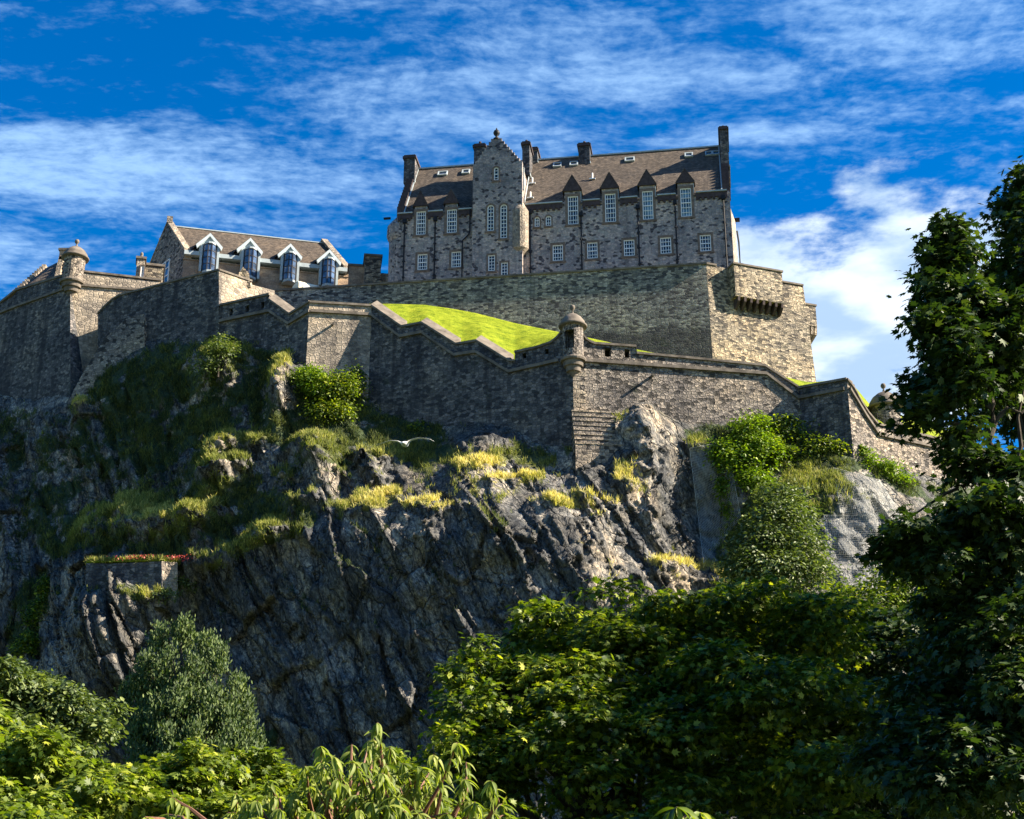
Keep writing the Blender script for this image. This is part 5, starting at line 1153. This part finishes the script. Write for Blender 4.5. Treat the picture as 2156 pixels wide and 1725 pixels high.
# --- garden trees, near to far
tree('maple_tree', 'broad dark maple in front of the crag with a sunlit lime-green top', 'tree', g0(1350, 30),
     [bl(1290, 1420, 30, 230, 170, 3.2), bl(1120, 1470, 29, 130, 140, 2.2), bl(980, 1500, 28, 90, 90, 1.5), bl(1480, 1400, 31, 200, 150, 3), bl(1650, 1360, 31, 180, 140, 3), bl(1250, 1620, 28, 300, 190, 3), bl(1600, 1580, 29, 300, 220, 3.2), bl(1000, 1640, 27, 120, 110, 1.6), bl(1010, 1400, 28.5, 60, 45, .9), bl(1000, 1760, 26, 200, 60, 2), bl(1350, 1770, 26, 260, 70, 2.4), bl(1750, 1770, 27, 260, 70, 2.4), bl(1140, 1310, 30, 55, 45, .9)],
     86000, .15, 'maple', 11, trunk_r=.35, bump_=.15, flat=.3, spread=.14, per=9, sub=17, shell=.8, fill=.04)
tree('maple_tree', 'dark maple between the broad lime-topped maple and the tall pointed one', 'tree', g0(1800, 36),
     [bl(1780, 1420, 36, 170, 150, 3), bl(1900, 1560, 34, 230, 200, 3.4), bl(1700, 1680, 33, 250, 150, 3), bl(2000, 1740, 30, 200, 70, 2)], 44000, .17, 'maple_dark', 12, trunk_r=.3, sub=8, spread=.16, flat=.3, shell=.8, fill=.04)
tree('maple_tree', 'tall dark maple at the right with a pointed sunlit shoulder against the cloud', 'tree', g0(2120, 17),
     [bl(1995, 505, 17.2, 45, 45, .5), bl(1990, 580, 17.2, 55, 60, .6), bl(2030, 660, 17, 95, 90, .9), bl(2030, 760, 17, 125, 90, 1.1), bl(1995, 835, 17, 88, 75, 1.0), bl(2020, 930, 17, 45, 40, .6), bl(2110, 800, 17.5, 80, 100, 1.2), bl(2075, 720, 17.3, 70, 80, .9),
      bl(1942, 885, 16.8, 36, 45, .5), bl(2045, 1095, 16.5, 115, 55, 1.0), bl(1905, 1130, 16.3, 75, 32, .7), bl(2100, 1180, 17, 130, 150, 1.4), bl(1960, 1190, 16.5, 110, 60, .9), bl(2080, 1400, 17, 150, 200, 1.6), bl(2050, 1620, 16.5, 210, 180, 1.6), bl(1990, 560, 17.2, 50, 70, .5), bl(2050, 990, 17, 75, 42, .7), bl(2120, 1020, 17, 60, 45, .7)],
     48000, .118, 'maple_dark', 13, trunk_r=0, spread=.10, shell=.6, fill=.15, per=8, bump_=.12, sub=60)
tree('maple_tree', 'tallest maple, cut off by the right edge, its top highest against the sky', 'tree', g0(2330, 19),
     [bl(2168, 400, 19, 38, 72, .6), bl(2150, 490, 19, 62, 70, .8), bl(2150, 580, 19, 72, 80, 1.0), bl(2165, 690, 19, 88, 100, 1.2), bl(2175, 800, 19, 80, 80, 1.2), bl(2250, 560, 19.5, 100, 160, 1.4), bl(2230, 1000, 19, 90, 90, 1.6), bl(2280, 800, 20, 120, 160, 1.8), bl(2240, 1200, 19, 140, 150, 2.), bl(2240, 1450, 18, 160, 170, 2.), bl(2240, 1650, 18, 160, 120, 2.)],
     42000, .13, 'maple_dark', 14, trunk_r=.25, spread=.13, shell=.6, per=8, bump_=.12, sub=40)
tree('maple_tree', 'unseen tree added outside the right edge, its crown put there to shade the maples', 'tree', Vector((17, 27, 0)), [(np.array([16.5, 27, 12.7]), np.array([5, 5, 5.5])), (np.array([17, 30, 5.]), np.array([6, 7, 5.])), (np.array([21, 25, 11.7]), np.array([6, 6, 6.]))], 14000, .45, 'maple_dark', 41, trunk_r=.4)  # added out of view, height set so its shadow covers the maple's lower part
tree('maple_tree', 'second unseen tree added outside the right edge to shade the maples', 'tree', Vector((22, 37, 0)), [(np.array([21, 36, 12.3]), np.array([5.5, 6, 6.])), (np.array([24, 34, 9]), np.array([6, 6, 7.]))], 10000, .5, 'maple_dark', 42, trunk_r=.4)  # also added out of view to cast shade
r = bpy.data.objects['maple_tree.002']                    # forked trunk showing through the gap in its crown
mb = MB(); tr = lambda x, y, Y=17.3: at(x, y, Y)
mb.tube([g0(2190, 17.6), tr(2180, 1500, 17.6), tr(2170, 1150), tr(2135, 1000), tr(2108, 975), tr(2088, 945), tr(2082, 920), tr(2092, 890), tr(2088, 850), tr(2070, 780), tr(2040, 650), tr(2005, 540)], [.2, .17, .13, .09, .075, .065, .055, .05, .045, .035, .025, .01], 8)
for pts in (((2082, 920), (2050, 900), (2000, 890), (1950, 900)), ((2092, 890), (2120, 860), (2150, 870), (2190, 840)), ((2108, 975), (2060, 1010), (1990, 1040), (1900, 1100)), ((2088, 860), (2060, 840), (2030, 845)), ((2135, 1000), (2150, 940), (2143, 880), (2160, 800)), ((2170, 1150), (2100, 1190), (2000, 1210)), ((2180, 1500), (2060, 1380), (1980, 1300))):
    mb.tube([tr(*p) for p in pts], [.035, .028, .02, .01][:len(pts)] if len(pts) > 3 else [.03, .02, .01], 6)
mb.build('trunk', 'bark', r)
tree('maple_tree', 'pale yellow-green sycamore filling the bottom left corner', 'tree', g0(60, 22),
     [bl(-40, 1600, 22, 120, 110, 1.8), bl(90, 1640, 22, 150, 90, 1.8), bl(230, 1680, 21, 110, 70, 1.3), bl(60, 1750, 20, 200, 90, 1.8), bl(-60, 1500, 23, 70, 60, 1)], 32000, .12, 'maple_light', 15, trunk_r=.2, sub=26, spread=.10, shell=.8, fill=.04, flat=.4)
tree('maple_tree', 'low sycamore with yellow tips at the bottom, directly beneath the dark yew', 'tree', g0(420, 25),
     [bl(420, 1640, 25, 130, 75, 1.6), bl(560, 1650, 26, 110, 60, 1.5), bl(350, 1720, 24, 130, 90, 1.6), bl(520, 1740, 24, 180, 80, 1.8), bl(820, 1650, 26, 90, 60, 1.2), bl(720, 1690, 25, 140, 60, 1.4), bl(860, 1740, 25, 180, 70, 1.4)], 34000, .12, 'maple_light', 16, trunk_r=.2, sub=30, spread=.10, shell=.8, fill=.04, flat=.4)
tree('round_tree', 'grey-green rounded tree at the left edge below the crag', 'tree', g0(60, 50),
     [bl(40, 1470, 50, 120, 80, 3), bl(140, 1500, 50, 90, 55, 2.4), bl(190, 1540, 50, 60, 40, 1.6), bl(-60, 1460, 51, 130, 80, 3), bl(60, 1580, 49, 180, 60, 3)], 34000, .21, 'laurel', 17, 'oval', trunk_r=.3, sub=7, spread=.22, shell=.8, fill=.04)
tree('yew_tree', 'dark green many-pointed yew standing before the crag at the lower left', 'tree', g0(400, 62),
     [bl(332, 1362, 62, 19, 56, 1.0), bl(381, 1345, 62, 22, 60, 1.1), bl(433, 1388, 62, 20, 56, 1.1), bl(457, 1402, 61, 17, 58, 1.0), bl(290, 1460, 62, 20, 52, 1.1), bl(262, 1484, 62, 15, 58, .9), bl(497, 1464, 61, 17, 56, 1.0), bl(518, 1515, 61, 15, 62, .9), bl(540, 1582, 60, 12, 50, .8),
      bl(310, 1440, 61, 20, 60, .9), bl(355, 1430, 60.5, 22, 64, 1.0), bl(405, 1440, 60.5, 22, 66, 1.0), bl(385, 1500, 59.5, 24, 66, 1.0), bl(335, 1520, 59.6, 26, 70, 1.2), bl(440, 1500, 59.5, 24, 70, 1.1), bl(480, 1540, 59.5, 24, 66, 1.1), bl(290, 1560, 60, 28, 66, 1.2), bl(410, 1570, 58.8, 28, 70, 1.2), bl(510, 1590, 59, 24, 60, 1.1), bl(360, 1600, 58.6, 30, 70, 1.3), bl(460, 1610, 58.6, 34, 66, 1.3), bl(360, 1520, 62, 60, 90, 1.2), bl(430, 1580, 62, 80, 90, 1.2), bl(400, 1660, 60, 130, 70, 2.0)],
     120000, .15, 'yew', 18, 'sprig', trunk_r=.35, spread=.12, flat=1.5, shell=.75, fill=.03, sub=36, up=.3, lump=2.6, bump_=.34)
# --- shrubs and small trees on the crag
def bs(x, y, off, rx, ry, rd=None): return bl(x, y, surf(x, y)-off, rx, ry, rd)
def shrub(name, label, blobs, n, size, mat, seed, kind='oval', base=None, group=None, cat='shrub', **kw):
    c = blobs[0][0]; b_ = base or Vector((c[0], c[1], min(bb[0][2]-bb[1][2] for bb in blobs)))
    return tree(name, label, cat, b_, blobs, n, size, mat, seed, kind, group, trunk_r=kw.pop('trunk_r', .1), limbs=False, **kw)
kw = dict(spread=.45)
shrub('ivy_bush', 'bright lime-green ivy mound climbing the wall beside the netted gully', [bs(1575, 930, .3, 34, 55, 1.3), bs(1605, 965, .3, 38, 50, 1.5), bs(1560, 985, .3, 40, 50, 1.5), bs(1600, 905, .3, 26, 34, 1), bs(1520, 960, .3, 26, 34, 1.1), bs(1590, 1020, .3, 32, 30, 1.2)], 9000, .34, 'ivy', 21, **kw)
shrub('ivy_bush', 'strip of yellow-green creeper hanging over the rockfall netting', [bs(1512, 985, .6, 11, 48, .4), bs(1522, 1040, .6, 13, 38, .4), bs(1532, 1085, .6, 10, 26, .4)], 1500, .26, 'ivy', 22, spread=.2)
shrub('ivy_bush', 'round bright ivy bush at the foot of the sunlit wall triangle', [bs(662, 806, .3, 32, 36, 1.3), bs(640, 800, .3, 18, 24, .8), bs(680, 830, .3, 24, 28, 1)], 3200, .30, 'ivy', 23, **kw)
shrub('ivy_bush', 'large dark ivy mass in shade against the wall, right of the round bright ivy', [bs(708, 835, .3, 48, 52, 1.5), bs(740, 820, .3, 26, 44, 1.1), bs(690, 875, .3, 44, 30, 1.3)], 6000, .32, 'maple', 24, **kw)
shrub('climbing_ivy', 'pale column of ivy growing up the middle of the shaded lower wall', [bs(882, 860, .3, 20, 60, .35), bs(890, 810, .3, 24, 40, .3), bs(878, 905, .3, 16, 24, .4)], 2200, .26, 'maple', 25, spread=.3, trunk_r=0)
shrub('climbing_ivy', 'broad ivy in the shaded inner wall corner, right of the lime-green mound', [bs(1660, 925, .3, 36, 60, .4), bs(1650, 970, .3, 40, 34, .6), bs(1628, 950, .3, 20, 40, .4)], 3600, .3, 'maple', 26, spread=.35, trunk_r=0)
shrub('climbing_ivy', 'ivy spreading up the shaded face of the far right bastion', [bs(1738, 915, .3, 30, 45, .4), bs(1750, 950, .3, 40, 28, .5), bs(1722, 950, .3, 30, 30, .5), bs(1757, 880, .3, 12, 34, .3)], 3200, .28, 'maple', 27, spread=.35, trunk_r=0)
shrub('climbing_ivy', 'narrow sunlit ivy strip on the corner of the far right bastion', [bs(1806, 925, .3, 8, 32, .3), bs(1812, 955, .3, 12, 18, .4)], 700, .26, 'ivy', 28, spread=.15, trunk_r=0)
shrub('crag_tree', 'rounded grey-green tree growing in the gully below the ivy mound', [bl(1640, 1110, 118, 75, 62, 3), bl(1600, 1160, 117, 60, 60, 2.6), bl(1680, 1170, 117, 55, 60, 2.6), bl(1640, 1060, 119, 45, 40, 2), bl(1640, 1210, 116, 110, 45, 3), bl(1570, 1200, 116, 40, 40, 2)], 17000, .34, 'laurel', 29, cat='tree', spread=.5)
shrub('crag_tree', 'light green sunlit tree behind the pointed maple, beside the grey netted slab', [bl(1900, 1230, 80, 75, 50, 2.2), bl(1830, 1290, 80, 80, 40, 2.2), bl(1960, 1290, 80, 90, 70, 2.4), bl(1780, 1260, 81, 45, 25, 1.2), bl(1860, 1350, 79, 130, 50, 2.4), bl(2040, 1400, 78, 110, 80, 2.6), bl(1990, 1190, 81, 60, 50, 2)], 15000, .28, 'maple_light', 30, 'oval', cat='tree', spread=.4)
shrub('buddleia_shrub', 'tall sunlit shrub with white flower spikes under the middle bastion', [bs(463, 745, .3, 26, 26, 1.1), bs(440, 778, .3, 24, 20, 1.0), bs(490, 738, .3, 20, 16, .8), bs(465, 725, .3, 14, 18, .7)], 1900, .30, 'laurel', 31, spread=.4)
shrub('hillside_shrub', 'small green shrub cluster low on the sunny slope right of the ruined ledge wall', [bs(385, 1235, .3, 26, 14, 1), bs(350, 1255, .3, 24, 12, .9)], 900, .24, 'laurel', 32, spread=.3)
shrub('slope_bush', 'row of dark green bushes at the foot of the far right wall', [bs(1850, 985, .3, 40, 16, 1), bs(1890, 1010, .3, 30, 15, 1), bs(1830, 965, .3, 18, 12, .7)], 1800, .3, 'ivy', 33, spread=.4, trunk_r=.06)
# creeper on the dark cliff at far left
shrub('climbing_ivy', 'hanging curtain of creeper on the dark cliff at the far left', [bs(95, 1250, .3, 14, 40, .5), bs(75, 1310, .3, 24, 45, .6), bs(55, 1370, .3, 22, 40, .6)], 2600, .3, 'maple', 34, spread=.3, trunk_r=0)
# --- grass tufts on the crag: one uncountable sward
rs = np.random.RandomState(7)
Xf, Yf, Zf, vf, df = X.ravel(), Y.ravel(), Z.ravel(), veg.ravel(), dry_lit.ravel()
okp = keep.ravel() & (PY.ravel() < 1420) & (PX.ravel() > -60) & (PX.ravel() < 2150)
tn = np.clip(.4+1.8*fbm(Xf*1.3, Zf*1.3, 0, 3, 97), 0.02, 1.5)
pr_ = tn*np.where(okp, np.clip(vf-.25, 0, 1)**1.3*(.5+.6*hump.ravel()+.9*df), 0); pr_ /= pr_.sum()
nt = 42000; ii = rs.choice(len(pr_), nt, p=pr_); per = 6
base = np.stack([Xf[ii], Yf[ii]-.02, Zf[ii]-.05], 1)+rs.normal(size=(nt, 3))*np.array([.08, .05, .05])
base = np.repeat(base, per, 0)+rs.normal(size=(nt*per, 3))*.10
D = rs.normal(size=(nt*per, 3))*.42+np.array([.0, -.35, 1.0]); Nn = rs.normal(size=(nt*per, 3))+np.array([.5, -1, .3])
lvv = np.clip(np.repeat(df[ii]*.8+.02+.10*hump.ravel()[ii], per)+rs.normal(size=nt*per)*.16, 0, 1)
szz = (.16+.34*rs.rand(nt*per)**1.5)*np.repeat(1+.3*hump.ravel()[ii], per)
tmpl = BLADE*np.array([1, 1.6, 1])
g = leaves('crag_grass', base, D, Nn, szz, tmpl, BLADE_F, lvv, 'dry_lit_grass', None); tag(g, kind='stuff')
g['label'] = 'rough yellow-green grass tufts growing over the crag ledges'; g['category'] = 'grass'
# ================================================================== small ruined bastion on the ledge
Yr = 128.5
R1 = Pl(at(340, 1190, Yr), ang=-10, batter=.05); R2 = Pl(R1.hit(340, 1190), ang=38)
r = empty('ledge_bastion', R1.hit(260, 1250), 'small ruined block of dark masonry with a sunlit end on a ledge above the yew', 'castle wall')
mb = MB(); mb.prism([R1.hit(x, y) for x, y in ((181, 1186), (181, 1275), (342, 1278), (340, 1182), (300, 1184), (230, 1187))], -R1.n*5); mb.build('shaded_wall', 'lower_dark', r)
mb = MB(); mb.prism([R2.hit(x, y) for x, y in ((340, 1182), (341, 1275), (366, 1270), (374, 1240), (374, 1184))], -R2.n*2.5); mb.build('sunlit_wall', 'dress', r)
mb = MB(); a, b_, c_ = R1.hit(181, 1185), R1.hit(340, 1181), R2.hit(374, 1183); mb.prism([a, b_, c_, c_+Vector((0, 5, .5)), a+Vector((0, 5.5, .5))], Vector((0, 0, .12))); tp_ = mb.build('turf_top', 'lawn', r)
rs = np.random.RandomState(70); A3 = [np.array(v) for v in (a, b_, c_)]; n = 1300
t = rs.rand(n)*1.25; P = np.where((t < 1)[:, None], A3[0]+(A3[1]-A3[0])*t[:, None], A3[1]+(A3[2]-A3[1])*(t[:, None]-1)*4)+np.stack([0*t, rs.rand(n)*1.2, 0*t+.08], 1)
Pq = np.repeat(P, 5, 0)+rs.normal(size=(n*5, 3))*.08; m5 = n*5
tg = leaves('ledge_turf', Pq, rs.normal(size=(m5, 3))*.5+np.array([0, -.2, 1]), rs.normal(size=(m5, 3))+np.array([.5, -1, .3]), .25+.35*rs.rand(m5), BLADE*np.array([1, 1.6, 1]), BLADE_F, np.clip(.45+.2*rs.normal(size=m5), 0, 1), 'dry_lit_grass', None); tag(tg, kind='stuff')
tg['label'] = 'fringe of sunlit grass along the top of the small ledge bastion'; tg['category'] = 'grass'
M['redflower'] = leafmat('red_valerian', (.30, .03, .04), (.5, .06, .07), (.6, .12, .12), .3)
c0 = R1.hit(322, 1180); nf = 260; P = np.array(c0)+np.stack([rs.normal(size=nf)*1.1+rs.choice([-1.2, .2, 1.8], nf), rs.rand(nf)*.6-.1, rs.rand(nf)*.35+.15], 1)
rf = empty('flower_clump', c0, 'clump of small red flowers on top of the ledge bastion', 'flowers'); leaves('flowers', P, rnd_dir(rs, nf), rnd_dir(rs, nf), .12+.1*rs.rand(nf), OVAL, OVAL_F, rs.rand(nf), 'redflower', rf)
# ================================================================== rockfall netting
def netting(label, poly, nx, ny, off):
    r = empty('rockfall_net', at(*poly[0], surf(*poly[0])), label, 'netting'); mb = MB()
    (x0, y0), (x1, y1), (x2, y2), (x3, y3) = poly            # top-left, top-right, bottom-right, bottom-left
    G_ = []
    for j in range(ny+1):
        row = []
        for i in range(nx+1):
            s_, t_ = i/nx, j/ny; x = (x0*(1-s_)+x1*s_)*(1-t_)+(x3*(1-s_)+x2*s_)*t_; y = (y0*(1-s_)+y1*s_)*(1-t_)+(y3*(1-s_)+y2*s_)*t_
            row.append((x, y, surf(x, y)))
        G_.append(row)
    Yg = np.array([[c[2] for c in row] for row in G_])
    for _ in range(3):                                       # the net hangs taut: bridge over the hollows
        Pd = np.pad(Yg, 1, mode='edge'); Yg = np.minimum(Yg, (Pd[:-2, 1:-1]+Pd[2:, 1:-1]+Pd[1:-1, :-2]+Pd[1:-1, 2:])/4)
    P = [[at(G_[j][i][0], G_[j][i][1], Yg[j, i]-off) for i in range(nx+1)] for j in range(ny+1)]
    for i in range(nx+1):
        mb.tube([P[j][i] for j in range(ny+1)], .022 if i in (0, nx) else .009, 3)
    for j in range(ny+1): mb.tube(P[j], .022 if j == 0 else .009, 3)
    mb.build('wire_mesh', 'netwire', r); return r
M['netwire'] = plain('galvanised_wire', (.45, .46, .44), .5, .1, 4)
netting('pale wire netting hanging over the gully beside the lime-green creeper', [(1452, 944), (1530, 930), (1560, 1090), (1482, 1185)], 26, 44, .35)
netting('pale wire netting draped over the bulging rock below the far right bastion', [(1755, 985), (1850, 1010), (1900, 1090), (1770, 1080)], 30, 24, .2)
netting('long sheet of wire netting on the lower right rock slab', [(1735, 1085), (1850, 1085), (1880, 1240), (1760, 1235)], 30, 40, .2)
# ================================================================== gull in flight
gc = at(852, 934, 33); r = empty('seagull', gc, 'white gull gliding with spread wings in front of the shaded slope', 'bird')
sec = [(-.69, -.03, .03, .008, -.02), (-.60, -.02, .10, .012, .035), (-.45, .0, .14, .016, .075), (-.30, .03, .17, .022, .095), (-.16, .03, .19, .03, .07), (-.09, .02, .22, .045, .03), (-.065, -.0, .36, .085, .0), (-.035, -.0, .50, .115, -.012), (0, 0, .56, .13, -.016)]
full = sec+[(-a, b, c, d, e) for a, b, c, d, e in reversed(sec[:-1])]; vs = []; K_ = 14
hd = Vector((.55, .78, .12)).normalized(); sd_ = Vector((.80, -.58, .10)).normalized(); sd_ = (sd_-hd*sd_.dot(hd)).normalized(); upv = sd_.cross(hd)
if upv.z < 0: upv = -upv
sd_ = Vector((1, -.12, .06)).normalized(); hd = Vector((.35, .86, .22)); hd = (hd-sd_*hd.dot(sd_)).normalized(); upv = sd_.cross(hd); upv = upv if upv.z > 0 else -upv
for (s_, f0, ch, tk, z_) in full:
    for k in range(K_):
        a = 2*math.pi*k/K_; ca, sa = math.cos(a), math.sin(a)
        taper = 1-.35*max(0, -ca)                       # slimmer towards the tail
        vs.append(gc+sd_*s_*1.0+hd*(f0+ch/2*ca)+upv*(z_+tk*.5*sa*taper))
nS = len(full); fs = [(i*K_+k, i*K_+(k+1) % K_, (i+1)*K_+(k+1) % K_, (i+1)*K_+k) for i in range(nS-1) for k in range(K_)]+[tuple(range(K_-1, -1, -1)), tuple((nS-1)*K_+k for k in range(K_))]
mb = MB(); mb.add(vs, fs); mb.build('body', plain('white_feathers', (.62, .62, .58), .8, .15, 12), r, True)
mb = MB(); p = gc+hd*.27+upv*.005; mb.tube([p, p+hd*.07-upv*.01], [.016, .004], 6); mb.build('beak', plain('yellow_beak', (.6, .4, .05), .5), r)
# ================================================================== near shrub with long drooping leaves
LT = []
for t, w_ in ((0, .015), (.12, .07), (.3, .13), (.5, .14), (.7, .10), (.88, .04), (1.0, .0)):
    z_ = -.55*t*t+.05*t
    LT += [(t, -w_, z_+.06*w_/.2), (t, 0, z_-.02), (t, w_, z_+.06*w_/.2)]
LT = np.array(LT); LF = []
for i in range(6):
    a = 3*i; LF += [(a, a+3, a+4), (a, a+4, a+1), (a+1, a+4, a+5), (a+1, a+5, a+2)]
def droop(name, label, tips, Yc, seed, lsz=.068, rootx=750, mat='cherry'):
    rs = np.random.RandomState(seed); r = empty(name, at(rootx, 1720, Yc)-Vector((0, 0, 1.6)), label, 'shrub'); mb = MB()
    PP, DD, NN, SS = [], [], [], []
    for (x, y) in tips:
        Yt = Yc+rs.uniform(-.5, .5); tip = at(x, y, Yt); bx = x*.55+rootx*.45+rs.uniform(-60, 60); b0 = at(bx, 1850, Yc+.2)
        mid = (tip+b0)/2+Vector(((x-rootx)*.0004, 0, .12)); mb.tube([b0, mid, tip], [.011, .008, .004], 5)
        for (cpos, nl, dirb) in ((tip, 9, 1), (tip*.82+mid*.18, 5, .6), (tip*.6+mid*.4, 4, .4), (tip*.3+mid*.7, 4, .4)):
            a0 = rs.rand()*6.3
            for k in range(nl):
                a = a0+k*2.4+rs.normal()*.2; PP.append(cpos); dr = rs.uniform(-1.6, .15)
                DD.append((math.cos(a), math.sin(a), dr)); NN.append((-.3*math.cos(a)*dr+rs.normal()*.3, rs.normal()*.3-.25, 1)); SS.append(lsz*rs.uniform(.65, 1.2))
    PP, DD, NN, SS = map(np.array, (PP, DD, NN, SS)); NN = NN/np.linalg.norm(NN, axis=1, keepdims=True); n = len(PP)
    DD = DD/np.linalg.norm(DD, axis=1, keepdims=True); NN = NN-DD*(DD*NN).sum(1, keepdims=True); NN /= np.linalg.norm(NN, axis=1, keepdims=True)
    leaves('foliage', PP, DD, NN, SS, LT, LF, np.clip(.5+.25*rs.normal(size=n), 0, 1), mat, r); mb.build('stems', 'stem', r)
tips = [(795, 1522), (778, 1560), (675, 1572), (962, 1565), (1035, 1645), (745, 1605), (705, 1600), (885, 1618), (565, 1645), (498, 1672), (620, 1668), (700, 1655), (362, 1680), (822, 1655), (930, 1655), (780, 1690), (1000, 1690), (660, 1710), (880, 1705), (480, 1712), (560, 1705), (960, 1720), (740, 1720), (520, 1690), (850, 1680), (600, 1715), (690, 1690), (1030, 1715), (350, 1715), (810, 1720)]
tips += [(x+rq.uniform(-60, 60), y+rq.uniform(15, 90)) for x, y in tips for rr_ in (1, 2, 3, 4, 5) for rq in [random.Random(int(x*y)*rr_)]]
droop('cherry_shrub', 'near shrub at the bottom with long drooping lime-green leaves on reddish twigs', tips, 6.6, 80)
droop('cherry_shrub', 'single dark long-leaved sprig poking up at the bottom edge right of centre', [(1425, 1700), (1475, 1712), (1440, 1722)], 6.4, 81, .11, 1430, 'maple')
